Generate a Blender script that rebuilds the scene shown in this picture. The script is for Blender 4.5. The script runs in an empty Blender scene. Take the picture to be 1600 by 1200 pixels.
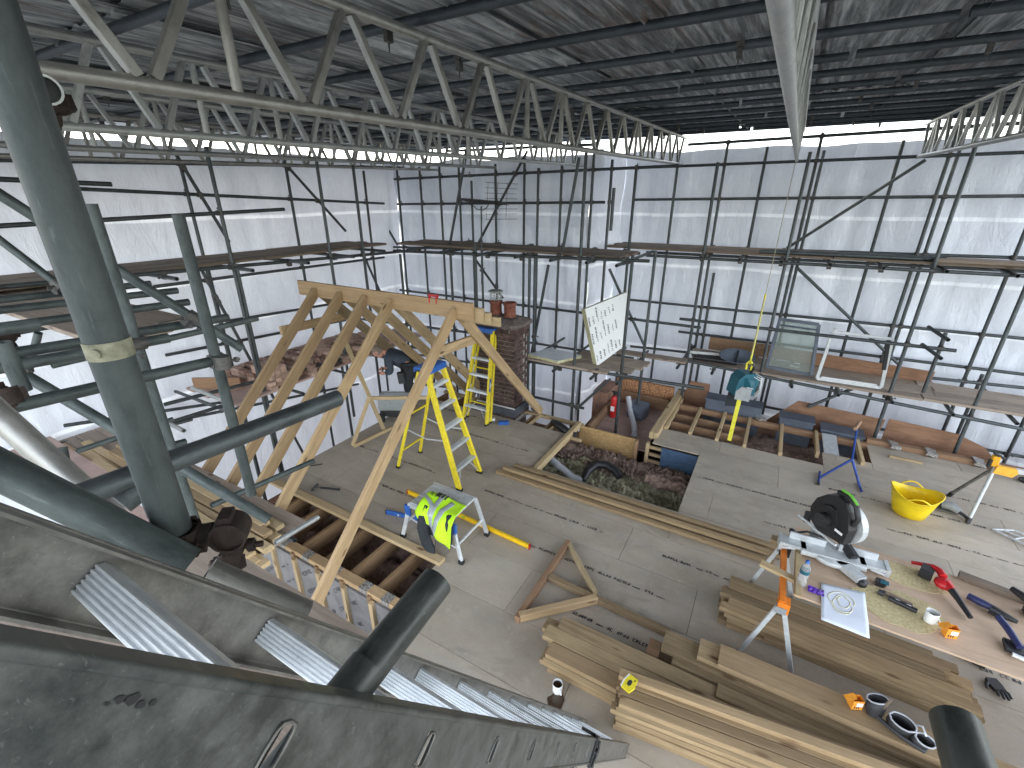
import bpy, bmesh, math, random
from mathutils import Vector, Matrix, Euler
random.seed(7)
S = bpy.context.scene
C = S.collection
R = math.radians
V = Vector

# ------------------------------------------------------------------ camera, sky, sun, exposure
EYE = V((0, 0, 3.7))
PITCH, HEAD = R(22.5), R(30)
cam_d = bpy.data.cameras.new('camera')
cam = bpy.data.objects.new('camera', cam_d)
C.objects.link(cam)
cam.location = EYE
cam.rotation_euler = (R(90) - PITCH, 0, HEAD)
cam_d.sensor_width = 36
cam_d.lens = 710 / 1600 * 36
cam_d.clip_start = 0.02
cam_d.clip_end = 600
S.camera = cam

W = bpy.data.worlds.new('World')
S.world = W
W.use_nodes = True
wn = W.node_tree
sky = wn.nodes.new('ShaderNodeTexSky')
sky.sky_type = 'NISHITA'
sky.sun_disc = False
SUN_EL, SUN_AZ = R(38), R(-75)          # azimuth measured from +Y towards +X
sky.sun_elevation = SUN_EL
sky.sun_rotation = SUN_AZ
sky.air_density = 1.3
sky.dust_density = 1.6
hs = wn.nodes.new('ShaderNodeHueSaturation')
hs.inputs['Saturation'].default_value = 0.4
wn.links.new(sky.outputs[0], hs.inputs['Color'])
wn.links.new(hs.outputs[0], wn.nodes['Background'].inputs[0])
wn.nodes['Background'].inputs[1].default_value = 0.15
sd = bpy.data.lights.new('sun', 'SUN')
sd.energy = 0.55
sd.angle = R(20)
sd.color = (1.0, 0.9, 0.76)
so = bpy.data.objects.new('sun', sd)
C.objects.link(so)
sdir = V((math.sin(SUN_AZ) * math.cos(SUN_EL), math.cos(SUN_AZ) * math.cos(SUN_EL), math.sin(SUN_EL)))
so.rotation_euler = sdir.to_track_quat('Z', 'Y').to_euler()
S.view_settings.view_transform = 'Standard'
S.view_settings.look = 'None'
S.view_settings.gamma = 1
S.view_settings.use_curve_mapping = False
S.view_settings.exposure = 2.7
S.render.engine = 'CYCLES'
S.cycles.max_bounces = 10
S.cycles.diffuse_bounces = 6
S.cycles.transmission_bounces = 8
S.cycles.transparent_max_bounces = 12

# ------------------------------------------------------------------ pixel of the photograph -> point on a real plane
FW = V((-math.sin(HEAD) * math.cos(PITCH), math.cos(HEAD) * math.cos(PITCH), -math.sin(PITCH)))
RT = V((math.cos(HEAD), math.sin(HEAD), 0))
UP = V((-math.sin(HEAD) * math.sin(PITCH), math.cos(HEAD) * math.sin(PITCH), math.cos(PITCH)))
def ray(u, v): return FW + RT * ((u - 800) / 710) + UP * ((600 - v) / 710)
def aZ(u, v, z=0.0):
    d = ray(u, v); return EYE + d * ((z - EYE.z) / d.z)
def aY(u, v, y):
    d = ray(u, v); return EYE + d * (y / d.y)
def aX(u, v, x):
    d = ray(u, v); return EYE + d * (x / d.x)
def aT(u, v, t): return EYE + ray(u, v) * t

# ------------------------------------------------------------------ materials
MATS = {}
def newmat(name):
    m = bpy.data.materials.new(name); m.use_nodes = True
    n = m.node_tree; b = n.nodes['Principled BSDF']
    MATS[name] = m
    return m, n, b
def N(n, t, **k):
    x = n.nodes.new(t)
    for a, v in k.items(): setattr(x, a, v)
    return x
def coords(n, scale, rnd=True):
    tc = N(n, 'ShaderNodeTexCoord'); mp = N(n, 'ShaderNodeMapping')
    n.links.new(tc.outputs['Object'], mp.inputs['Vector'])
    mp.inputs['Scale'].default_value = scale
    if rnd:
        oi = N(n, 'ShaderNodeObjectInfo'); mu = N(n, 'ShaderNodeVectorMath', operation='SCALE')
        cb = N(n, 'ShaderNodeCombineXYZ')
        for i in range(3): n.links.new(oi.outputs['Random'], cb.inputs[i])
        n.links.new(cb.outputs[0], mu.inputs[0]); mu.inputs['Scale'].default_value = 37.0
        n.links.new(mu.outputs[0], mp.inputs['Location'])
    return mp.outputs[0]
def noise(n, vec, scale, detail=6, rough=.6, dist=0.0):
    t = N(n, 'ShaderNodeTexNoise'); n.links.new(vec, t.inputs['Vector'])
    t.inputs['Scale'].default_value = scale; t.inputs['Detail'].default_value = detail
    t.inputs['Roughness'].default_value = rough; t.inputs['Distortion'].default_value = dist
    return t.outputs['Fac']
def ramp(n, fac, stops):
    r = N(n, 'ShaderNodeValToRGB'); n.links.new(fac, r.inputs[0])
    e = r.color_ramp.elements
    while len(e) < len(stops): e.new(.5)
    for i, (p, c) in enumerate(stops):
        e[i].position = p; e[i].color = (c[0], c[1], c[2], 1) if not isinstance(c, float) else (c, c, c, 1)
    return r.outputs[0]
def mix(n, fac, a, b, mode='MIX'):
    m = N(n, 'ShaderNodeMix', data_type='RGBA', blend_type=mode)
    for s, v in ((0, fac), (6, a), (7, b)):
        if hasattr(v, 'is_output'): n.links.new(v, m.inputs[s])
        elif s == 0: m.inputs[0].default_value = v
        else: m.inputs[s].default_value = (v[0], v[1], v[2], 1)
    return m.outputs[2]
def bump(n, b, h, strength=.3, dist=.01):
    k = N(n, 'ShaderNodeBump'); n.links.new(h, k.inputs['Height'])
    k.inputs['Strength'].default_value = strength; k.inputs['Distance'].default_value = dist
    n.links.new(k.outputs[0], b.inputs['Normal'])
def tint(n, col, lo, hi):
    oi = N(n, 'ShaderNodeObjectInfo'); mr = N(n, 'ShaderNodeMapRange')
    n.links.new(oi.outputs['Random'], mr.inputs[0]); mr.inputs[3].default_value = lo; mr.inputs[4].default_value = hi
    h = N(n, 'ShaderNodeHueSaturation'); n.links.new(mr.outputs[0], h.inputs['Value'])
    n.links.new(col, h.inputs['Color']); return h.outputs[0]

def wood(name, lo, hi, knot=(.10, .05, .02), var=(.82, 1.15), stain=.35, rough=.75):
    m, n, b = newmat(name)
    v = coords(n, (1, 14, 14))
    g = noise(n, v, 2.2, 8, .62, .6)
    c = ramp(n, g, [(.3, lo), (.7, hi)])
    fine = noise(n, coords(n, (3, 90, 90)), 3, 4, .6)
    c = mix(n, .35, c, ramp(n, fine, [(.35, (.45, .45, .45)), (.65, (1, 1, 1))]), 'MULTIPLY')
    vo = N(n, 'ShaderNodeTexVoronoi'); n.links.new(coords(n, (2.2, 7, 7)), vo.inputs['Vector']); vo.inputs['Scale'].default_value = 1.0
    k = ramp(n, vo.outputs['Distance'], [(.07, 1.0), (.15, 0.0)])
    c = mix(n, k, c, knot)
    s = ramp(n, noise(n, coords(n, (1, 1.5, 1.5)), 2.0, 5, .6), [(.45, 0.0), (.75, 1.0)])
    sm = N(n, 'ShaderNodeMath', operation='MULTIPLY'); n.links.new(s, sm.inputs[0]); sm.inputs[1].default_value = stain
    c = mix(n, sm.outputs[0], c, [x * .5 for x in lo])
    oi = N(n, 'ShaderNodeObjectInfo'); fr = N(n, 'ShaderNodeMath', operation='MULTIPLY'); n.links.new(oi.outputs['Random'], fr.inputs[0]); fr.inputs[1].default_value = 7.31
    f2 = N(n, 'ShaderNodeMath', operation='FRACT'); n.links.new(fr.outputs[0], f2.inputs[0])
    f3 = N(n, 'ShaderNodeMath', operation='MULTIPLY'); n.links.new(f2.outputs[0], f3.inputs[0]); f3.inputs[1].default_value = .38
    c = mix(n, f3.outputs[0], c, (hi[0] * .80, hi[1] * .70, hi[2] * .66))
    c = tint(n, c, *var)
    n.links.new(c, b.inputs['Base Color']); b.inputs['Roughness'].default_value = rough
    bump(n, b, fine, .25, .003)
    return m
wood('rafter_wood', (.30, .20, .105), (.53, .385, .22), stain=.4)
wood('treated_wood', (.235, .165, .085), (.43, .315, .18), var=(.72, 1.25), stain=.45)
wood('pale_wood', (.44, .32, .17), (.62, .48, .29), var=(.85, 1.1), stain=.2)
wood('brown_wood', (.26, .15, .08), (.40, .25, .15), stain=.4)
wood('old_wood', (.16, .12, .09), (.27, .21, .16), stain=.5)
wood('board_grey', (.27, .21, .165), (.46, .38, .31), knot=(.12, .08, .06), stain=.5)
wood('joist_dark', (.20, .12, .06), (.34, .22, .12), stain=.5)

def galv(name, lo, hi, metal=.55, rough=.5, sc=9):
    m, n, b = newmat(name)
    a = noise(n, coords(n, (1, 2, 2)), sc, 8, .7)
    c = ramp(n, a, [(.3, lo), (.7, hi)])
    sp = ramp(n, noise(n, coords(n, (2, 3, 3)), 60, 3, .6), [(.68, 0.0), (.80, .6)])
    c = mix(n, sp, c, [min(1, x * 1.5) for x in hi])
    scr = ramp(n, noise(n, coords(n, (6, 70, 70)), 2.2, 6, .7, .5), [(.60, 0.0), (.68, .45)])
    c = mix(n, scr, c, [min(1, x * 1.45) for x in hi])
    drt = ramp(n, noise(n, coords(n, (2, 5, 5)), 3.3, 6, .65), [(.56, 0.0), (.7, .6)])
    c = mix(n, drt, c, [x * .6 for x in lo])
    n.links.new(tint(n, c, .8, 1.15), b.inputs['Base Color'])
    b.inputs['Metallic'].default_value = metal
    n.links.new(ramp(n, a, [(.3, rough - .12), (.7, rough + .12)]), b.inputs['Roughness'])
    bump(n, b, a, .15, .004)
    return m
galv('galv_tube', (.05, .058, .063), (.12, .135, .14))
galv('galv_old', (.035, .045, .047), (.125, .145, .145), metal=.35, rough=.55, sc=7)
galv('galv_light', (.30, .31, .31), (.48, .49, .48), metal=.5, rough=.45)
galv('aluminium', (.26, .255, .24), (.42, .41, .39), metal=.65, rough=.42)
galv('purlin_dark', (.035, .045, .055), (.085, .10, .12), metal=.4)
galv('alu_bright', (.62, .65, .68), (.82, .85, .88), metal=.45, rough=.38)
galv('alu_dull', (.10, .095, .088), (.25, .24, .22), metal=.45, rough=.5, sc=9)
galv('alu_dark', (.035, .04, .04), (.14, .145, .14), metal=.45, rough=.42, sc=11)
galv('rusty_steel', (.02, .014, .013), (.075, .05, .042), metal=.4, rough=.7, sc=30)
galv('coupler_steel', (.06, .06, .06), (.16, .15, .14), metal=.5, rough=.55, sc=25)

def plain(name, col, rough=.5, metal=0.0, vary=.12, sc=20, spec=None):
    m, n, b = newmat(name)
    a = noise(n, coords(n, (1, 1, 1)), sc, 5, .6)
    c = ramp(n, a, [(.3, [x * (1 - vary * 1.5) for x in col]), (.7, [min(1, x * (1 + vary)) for x in col])])
    if name.startswith('brick') or name in ('mortar', 'masonry'): c = tint(n, c, .68, 1.25)
    n.links.new(c, b.inputs['Base Color']); b.inputs['Roughness'].default_value = rough; b.inputs['Metallic'].default_value = metal
    return m
plain('yellow_frp', (.78, .62, .03), .4)
plain('blue_plastic', (.03, .12, .42), .4)
plain('blue_steel', (.02, .06, .28), .4, .2)
plain('black_plastic', (.018, .018, .02), .45)
plain('dark_rubber', (.03, .03, .03), .8)
plain('grey_plastic', (.30, .32, .33), .5)
plain('light_grey', (.55, .57, .58), .45, .2)
plain('white_ceramic', (.8, .8, .78), .15, vary=.03)
plain('white_paper', (.72, .76, .86), .8, vary=.04, sc=6)
plain('coffee', (.03, .012, .006), .08)
plain('orange_paint', (.80, .22, .02), .45)
plain('orange_card', (.85, .33, .03), .7)
plain('yellow_card', (.80, .66, .03), .6)
plain('yellow_plastic', (.86, .62, .01), .38, sc=5)
plain('yellow_level', (.90, .58, .02), .4)
plain('amber_paint', (.85, .42, .02), .45)
plain('red_plastic', (.50, .015, .02), .35)
plain('red_paint', (.55, .02, .02), .35)
plain('teal_paint', (.01, .10, .14), .4)
plain('green_plastic', (.18, .55, .06), .4)
plain('silver_case', (.36, .38, .38), .4, .3)
plain('hi_vis', (.55, .95, .02), .75, vary=.05)
plain('reflective_tape', (.42, .46, .48), .45, .3, vary=.05)
plain('dark_cloth', (.028, .032, .038), .95)
plain('trouser_cloth', (.022, .024, .028), .95)
plain('jacket_cloth', (.05, .062, .085), .95)
plain('skin', (.55, .27, .18), .55)
plain('hair_grey', (.22, .17, .14), .8)
plain('black_leather', (.03, .03, .033), .6)
plain('lead_grey', (.11, .13, .17), .5, .2, vary=.2, sc=4)
plain('slate_blue', (.06, .11, .19), .6, vary=.2)
plain('lead_dark', (.07, .08, .10), .5, .2, vary=.3, sc=6)
plain('terracotta', (.21, .07, .045), .75, vary=.25)
plain('cement', (.16, .13, .12), .95, vary=.3, sc=14)
plain('brick_dark', (.085, .052, .045), .9, vary=.45, sc=12)
plain('mortar', (.26, .24, .22), .95, vary=.25, sc=30)
plain('brick_red', (.34, .21, .16), .9, vary=.3, sc=8)
plain('brick_pale', (.50, .34, .27), .9, vary=.25, sc=8)
plain('brick_orange', (.42, .17, .09), .9, vary=.4, sc=10)
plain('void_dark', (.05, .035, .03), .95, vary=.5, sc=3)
plain('ink', (.03, .03, .035), .7)
plain('pir_edge', (.55, .52, .33), .9)
plain('cast_band', (.34, .33, .24), .6, .3, vary=.3, sc=60)
plain('white_label', (.8, .8, .8), .6, vary=.02)
plain('rope_pale', (.45, .42, .30), .9)
plain('yellow_strap', (.72, .66, .05), .6)
plain('purple_wrap', (.10, .02, .38), .3)
plain('navy_plastic', (.03, .035, .11), .4)
plain('pvc_white', (.62, .62, .62), .4)
plain('hose_grey', (.42, .43, .46), .5)
plain('outside_ground', (.16, .17, .15), .9, vary=.3, sc=.3)
plain('masonry', (.30, .17, .12), .9, vary=.3, sc=3)
plain('stone_speckle', (.40, .20, .10), .9, vary=.8, sc=45)
plain('pink_board', (.46, .33, .29), .85, vary=.12, sc=4)
plain('puddle_brown', (.07, .045, .03), .18, vary=.3)
plain('paper_yellow', (.68, .66, .50), .8, vary=.05)

# chipboard deck
m, n, b = newmat('chipboard')
sp = noise(n, coords(n, (1, 1, 1)), 160, 3, .7)
big = noise(n, coords(n, (1, 1.6, 1), False), 1.3, 6, .6)
c = ramp(n, big, [(.3, (.37, .315, .25)), (.7, (.53, .46, .375))])
c = mix(n, .4, c, ramp(n, sp, [(.35, (.6, .58, .55)), (.62, (1, 1, 1))]), 'MULTIPLY')
smear = ramp(n, noise(n, coords(n, (1.2, 5, 1), False), 2.2, 8, .7, .4), [(.5, 0.0), (.8, 1.0)])
c = mix(n, smear, c, (.38, .35, .32))
wet = ramp(n, noise(n, coords(n, (1.6, 2.6, 1), False), 1.1, 9, .75, 1.0), [(.54, 0.0), (.64, .4)])
c = mix(n, wet, c, (.24, .205, .165))
foot = ramp(n, noise(n, coords(n, (1, 1, 1), False), 9, 4, .6), [(.60, 0.0), (.66, .22)])
c = mix(n, foot, c, (.56, .50, .43))
dust = ramp(n, noise(n, coords(n, (1, 1, 1), False), .7, 5, .55), [(.52, 0.0), (.7, .55)])
c = mix(n, dust, c, (.52, .44, .35))
n.links.new(tint(n, c, .9, 1.08), b.inputs['Base Color']); b.inputs['Roughness'].default_value = .62
bump(n, b, sp, .12, .002)
# plywood and OSB
def sheetmat(name, lo, hi, sc, st, rough=.7):
    m, n, b = newmat(name)
    a = noise(n, coords(n, st), sc, 8, .65, .8)
    c = ramp(n, a, [(.3, lo), (.7, hi)])
    g = noise(n, coords(n, (1, 1, 1)), 2.0, 5, .6)
    c = mix(n, ramp(n, g, [(.45, 0.0), (.75, .5)]), c, [x * .55 for x in lo])
    n.links.new(tint(n, c, .88, 1.12), b.inputs['Base Color']); b.inputs['Roughness'].default_value = rough
    bump(n, b, a, .2, .003)
    return m
sheetmat('plywood', (.20, .10, .055), (.34, .185, .11), 4, (1, 3, 5))
sheetmat('bench_ply', (.44, .31, .21), (.60, .44, .32), 3, (1, 4, 4))
sheetmat('osb', (.30, .17, .06), (.62, .42, .20), 22, (1, 2.2, 2.2))
sheetmat('mineral_wool', (.13, .12, .075), (.56, .52, .36), 14, (1, 2.5, 1), .95)
sheetmat('brown_wool', (.11, .07, .055), (.42, .30, .24), 16, (1, 1, 1), .95)
sheetmat('foil_board', (.16, .155, .16), (.28, .27, .275), 5, (1, 1, 1), .5)
m, n, b = newmat('foil_tape')
f = noise(n, coords(n, (1, 1, 1)), 70, 4, .8)
n.links.new(ramp(n, f, [(.45, (.22, .20, .18)), (.6, (.72, .72, .72))]), b.inputs['Base Color'])
b.inputs['Metallic'].default_value = .6; b.inputs['Roughness'].default_value = .35
bump(n, b, f, .8, .01)

# sawdust drift: pale specks on the bench ply
m, n, b = newmat('sawdust')
d = noise(n, coords(n, (1, 1, 1), False), 45, 6, .7)
n.links.new(ramp(n, d, [(.35, (.42, .33, .16)), (.65, (.66, .56, .34))]), b.inputs['Base Color']); b.inputs['Roughness'].default_value = .95
bump(n, b, d, .5, .006)

# corrugated roof iron, streaked and rusty
m, n, b = newmat('roof_iron')
st = noise(n, coords(n, (9, .55, 1)), 2.6, 10, .72, .3)
c = ramp(n, st, [(.28, (.035, .04, .048)), (.47, (.19, .205, .225)), (.66, (.62, .64, .66))])
ru = noise(n, coords(n, (6, .5, 1)), 1.6, 8, .7)
sel = noise(n, coords(n, (.35, .3, 1)), 1.4, 2, .5)
mm = N(n, 'ShaderNodeMath', operation='MULTIPLY'); n.links.new(ramp(n, ru, [(.5, 0.0), (.62, 1.0)]), mm.inputs[0]); n.links.new(ramp(n, sel, [(.50, 0.0), (.62, .8)]), mm.inputs[1])
c = mix(n, mm.outputs[0], c, (.17, .09, .06))
n.links.new(tint(n, c, .75, 1.15), b.inputs['Base Color'])
b.inputs['Metallic'].default_value = .3; b.inputs['Roughness'].default_value = .55
bump(n, b, st, .3, .004)

# translucent scaffold sheeting
def film(name, col, tr):
    m = bpy.data.materials.new(name); m.use_nodes = True; n = m.node_tree
    MATS[name] = m
    out = n.nodes['Material Output']; n.nodes.remove(n.nodes['Principled BSDF'])
    v = coords(n, (1, 1, 1), False)
    cl = noise(n, v, .45, 4, .5)
    cc = ramp(n, cl, [(.3, [x * .86 for x in col]), (.7, col)])
    cr = noise(n, coords(n, (1.3, 1.3, .5), False), 1.7, 10, .72, 2.2)
    cc = mix(n, ramp(n, cr, [(.38, .0), (.47, .26), (.51, .0), (.58, .0), (.66, .2), (.72, .0)]), cc, [x * .74 for x in col])
    a = N(n, 'ShaderNodeBsdfTranslucent'); n.links.new(cc, a.inputs['Color'])
    d = N(n, 'ShaderNodeBsdfDiffuse'); n.links.new(cc, d.inputs['Color'])
    g = N(n, 'ShaderNodeBsdfGlossy'); g.inputs['Roughness'].default_value = .35; g.inputs['Color'].default_value = (.9, .9, .9, 1)
    wr = noise(n, coords(n, (1.0, 1.0, .35), False), 5, 8, .65, 1.2)
    bp = N(n, 'ShaderNodeBump'); n.links.new(wr, bp.inputs['Height']); bp.inputs['Strength'].default_value = .55; bp.inputs['Distance'].default_value = .05
    for s in (a, d, g): n.links.new(bp.outputs[0], s.inputs['Normal'])
    m1 = N(n, 'ShaderNodeMixShader'); m1.inputs[0].default_value = tr
    n.links.new(d.outputs[0], m1.inputs[1]); n.links.new(a.outputs[0], m1.inputs[2])
    m2 = N(n, 'ShaderNodeMixShader'); m2.inputs[0].default_value = .06
    n.links.new(m1.outputs[0], m2.inputs[1]); n.links.new(g.outputs[0], m2.inputs[2])
    n.links.new(m2.outputs[0], out.inputs[0])
film('sheeting', (.73, .77, .86), .08)
film('sheet_band', (.86, .90, .97), .135)
# glass and clear plastic
m, n, b = newmat('pane_glass')
b.inputs['Base Color'].default_value = (.58, .64, .60, 1); b.inputs['Roughness'].default_value = .05
b.inputs['Transmission Weight'].default_value = .75; b.inputs['IOR'].default_value = 1.1
m, n, b = newmat('clear_plastic')
b.inputs['Base Color'].default_value = (.85, .9, .95, 1); b.inputs['Roughness'].default_value = .08
b.inputs['Transmission Weight'].default_value = .8; b.inputs['IOR'].default_value = 1.25

# ------------------------------------------------------------------ mesh helpers
class MB:
    def __init__(s): s.v = []; s.f = []; s.sm = []
    def add(s, vs, fs, smooth=False):
        o = len(s.v); s.v += [tuple(p) for p in vs]
        s.f += [[i + o for i in f] for f in fs]; s.sm += [smooth] * len(fs); return s
    def box(s, c, d, M=None):
        hx, hy, hz = d[0] / 2, d[1] / 2, d[2] / 2
        vs = [V((x, y, z)) for x in (-hx, hx) for y in (-hy, hy) for z in (-hz, hz)]
        if M is not None: vs = [M @ p for p in vs]
        vs = [p + V(c) for p in vs]
        return s.add(vs, [(0, 1, 3, 2), (4, 6, 7, 5), (0, 4, 5, 1), (2, 3, 7, 6), (0, 2, 6, 4), (1, 5, 7, 3)])
    def bar(s, p0, p1, w, h, up=(0, 0, 1), ch=None):
        p0, p1 = V(p0), V(p1); x = (p1 - p0).normalized(); u = V(up)
        y = u.cross(x)
        if y.length < 1e-4: y = V((0, 1, 0)).cross(x)
        y.normalize(); z = x.cross(y)
        ch = min(w, h) * .08 if ch is None else ch
        w, h = w / 2, h / 2
        prof = [(-w + ch, -h), (w - ch, -h), (w, -h + ch), (w, h - ch), (w - ch, h), (-w + ch, h), (-w, h - ch), (-w, -h + ch)] if ch else [(-w, -h), (w, -h), (w, h), (-w, h)]
        k = len(prof)
        vs = [p + y * a + z * b for p in (p0, p1) for a, b in prof]
        fs = [(i, (i + 1) % k, (i + 1) % k + k, i + k) for i in range(k)] + [tuple(range(k))[::-1], tuple(range(k, 2 * k))]
        return s.add(vs, fs)
    def cyl(s, p0, p1, r0, r1=None, n=12, caps=True, hollow=0.0):
        p0, p1 = V(p0), V(p1); r1 = r0 if r1 is None else r1
        x = (p1 - p0).normalized(); a = V((0, 0, 1)) if abs(x.z) < .9 else V((1, 0, 0))
        y = a.cross(x).normalized(); z = x.cross(y)
        def ringp(p, r): return [p + y * (r * math.cos(2 * math.pi * i / n)) + z * (r * math.sin(2 * math.pi * i / n)) for i in range(n)]
        q = [(i, (i + 1) % n, (i + 1) % n + n, i + n) for i in range(n)]
        s.add(ringp(p0, r0) + ringp(p1, r1), q, True)
        if caps and not hollow:
            s.add(ringp(p0, r0), [tuple(range(n))[::-1]]); s.add(ringp(p1, r1), [tuple(range(n))])
        if hollow:
            d = min(hollow, (p1 - p0).length * .4); k = .84
            for p, sg, r in ((p0, 1, r0), (p1, -1, r1)):
                vs = ringp(p, r) + ringp(p, r * k) + ringp(p + x * sg * d, r * k)
                fs = [(i, (i + 1) % n, (i + 1) % n + n, i + n) for i in range(n)] + [(i + n, (i + 1) % n + n, (i + 1) % n + 2 * n, i + 2 * n) for i in range(n)]
                fs.append(tuple(range(2 * n, 3 * n)))
                if sg > 0: fs = [f[::-1] for f in fs]
                s.add(vs, fs)
        return s
    def path(s, pts, r, n=8, close_caps=True):
        pts = [V(p) for p in pts]; rings = []
        rr = r if isinstance(r, (list, tuple)) else [r] * len(pts)
        pz = None
        for i, p in enumerate(pts):
            x = (pts[min(i + 1, len(pts) - 1)] - pts[max(i - 1, 0)]).normalized()
            a = pz if pz is not None else (V((0, 0, 1)) if abs(x.z) < .9 else V((1, 0, 0)))
            y = a.cross(x).normalized(); z = x.cross(y).normalized(); pz = z
            rings += [p + y * (rr[i] * math.cos(2 * math.pi * k / n)) + z * (rr[i] * math.sin(2 * math.pi * k / n)) for k in range(n)]
        fs = []
        for i in range(len(pts) - 1):
            fs += [(i * n + k, i * n + (k + 1) % n, (i + 1) * n + (k + 1) % n, (i + 1) * n + k) for k in range(n)]
        s.add(rings, fs, True)
        if close_caps:
            s.add(rings[:n], [tuple(range(n))[::-1]]); s.add(rings[-n:], [tuple(range(n))])
        return s
    def lathe(s, prof, c=(0, 0, 0), n=24, sx=1, sy=1):
        c = V(c); vs = []
        for r, z in prof: vs += [c + V((r * sx * math.cos(2 * math.pi * i / n), r * sy * math.sin(2 * math.pi * i / n), z)) for i in range(n)]
        fs = []
        for j in range(len(prof) - 1):
            fs += [(j * n + i, j * n + (i + 1) % n, (j + 1) * n + (i + 1) % n, (j + 1) * n + i) for i in range(n)]
        return s.add(vs, fs, True)
    def prism(s, pts, M, th):
        """pts 2D outline, extruded +-th/2 along local Z, placed by matrix M"""
        k = len(pts)
        vs = [M @ V((x, y, -th / 2)) for x, y in pts] + [M @ V((x, y, th / 2)) for x, y in pts]
        return s.add(vs, [tuple(range(k))[::-1], tuple(range(k, 2 * k))] + [(i, (i + 1) % k, (i + 1) % k + k, i + k) for i in range(k)])
    def mesh(s, name, mat):
        me = bpy.data.meshes.new(name); me.from_pydata(s.v, [], s.f)
        me.polygons.foreach_set('use_smooth', s.sm)
        if mat: me.materials.append(MATS[mat])
        me.update(); return me
    def obj(s, name, mat, parent=None, **k):
        off = world_of(parent)
        if off is not None:
            s.v = [tuple(V(p) - off) for p in s.v]
        o = bpy.data.objects.new(name, s.mesh(name, mat)); C.objects.link(o)
        if parent: o.parent = parent
        return tags(o, **k)
def world_of(p):
    o = V((0, 0, 0))
    while p is not None: o += p.matrix_basis.translation; p = p.parent
    return o
def tags(o, label=None, cat=None, group=None, kind=None):
    if label: o['label'] = label
    if cat: o['category'] = cat
    if group: o['group'] = group
    if kind: o['kind'] = kind
    return o
def thing(name, label, cat, loc=(0, 0, 0), group=None):
    o = bpy.data.objects.new(name, None); C.objects.link(o); o.empty_display_size = .1
    o.location = loc
    return tags(o, label, cat, group)
MESHC = {}
def place(name, me, loc, X, Z, parent=None, **k):
    """link mesh me with its local X along X and local Z near Z, at world position loc"""
    x = V(X).normalized(); y = V(Z).cross(x)
    if y.length < 1e-4: y = V((0, 1, 0)).cross(x)
    y.normalize(); z = x.cross(y)
    M = Matrix((x, y, z)).transposed().to_4x4()
    M.translation = V(loc) - world_of(parent) if parent else V(loc)
    o = bpy.data.objects.new(name, me); C.objects.link(o)
    if parent: o.parent = parent
    o.matrix_basis = M
    return tags(o, **k)
def beam(name, p0, p1, w, h, mat, parent=None, up=(0, 0, 1), **k):
    """timber or bar: origin at its middle, local X along the grain; w across, h along up"""
    p0, p1 = V(p0), V(p1); L = (p1 - p0).length
    key = (round(L, 3), w, h, mat)
    if key not in MESHC:
        MESHC[key] = MB().bar((-L / 2, 0, 0), (L / 2, 0, 0), w, h).mesh(name, mat)
    return place(name, MESHC[key], (p0 + p1) / 2, p1 - p0, up, parent, **k)
def tube(name, p0, p1, r=.0245, mat='galv_tube', parent=None, n=12, **k):
    p0, p1 = V(p0), V(p1); L = (p1 - p0).length
    key = ('t', round(L, 2), r, mat, n)
    if key not in MESHC:
        MESHC[key] = MB().cyl((-L / 2, 0, 0), (L / 2, 0, 0), r, n=n, hollow=.15).mesh(name, mat)
    return place(name, MESHC[key], (p0 + p1) / 2, p1 - p0, (0, 0, 1) if abs((p1 - p0).normalized().z) < .9 else (1, 0, 0), parent, **k)
def copy_tree(o, parent=None):
    c = o.copy(); C.objects.link(c); c.parent = parent
    for ch in list(o.children): copy_tree(ch, c)
    return c

# glyph-like print: rows of small strokes, as on stamped boards
def print_mesh(length, h, seed, mat='ink', gap=.10, tk=.0085):
    rnd = random.Random(seed); b = MB(); x = 0
    def stroke(x0, y0, x1, y1, t):
        b.add([(x0, y0, 0), (x1, y0 if abs(x1 - x0) > abs(y1 - y0) else y0, 0), (x1, y1, 0), (x0, y1, 0)], [(0, 1, 2, 3)])
    while x < length:
        n = rnd.randint(2, 7); big = rnd.random() < .6
        hh = h if big else h * .45
        if rnd.random() < .16:                       # the CE conformity mark
            w = h * .8
            for q in range(2):
                x0 = x + q * w * 1.15
                stroke(x0, 0, x0 + .005, h, 0); stroke(x0, 0, x0 + w * .8, .005, 0); stroke(x0, h - .005, x0 + w * .8, h, 0)
                if q: stroke(x0, h / 2 - .0025, x0 + w * .65, h / 2 + .0025, 0)
            x += w * 2.6; continue
        for i in range(n):
            w = hh * .62; t = tk if big else tk * .6
            k = rnd.randint(0, 5)
            if k in (0, 1, 2, 4): stroke(x, 0, x + t, hh, 0)
            if k in (0, 3, 5): stroke(x + w - t, 0, x + w, hh, 0)
            if k in (0, 1, 3, 4): stroke(x, hh - t, x + w, hh, 0)
            if k in (1, 2, 5): stroke(x, 0, x + w, t, 0)
            if k in (0, 3, 4, 5): stroke(x, hh / 2 - t / 2, x + w, hh / 2 + t / 2, 0)
            x += w * 1.3
        x += rnd.uniform(.3, 1.0) * gap
    return b.mesh('print', mat)

# ================================================================== SETTING
MB().add([(-250, -250, -7), (250, -250, -7), (250, 250, -7), (-250, 250, -7)], [(0, 1, 2, 3)]).obj('ground', 'outside_ground', kind='structure')

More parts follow.
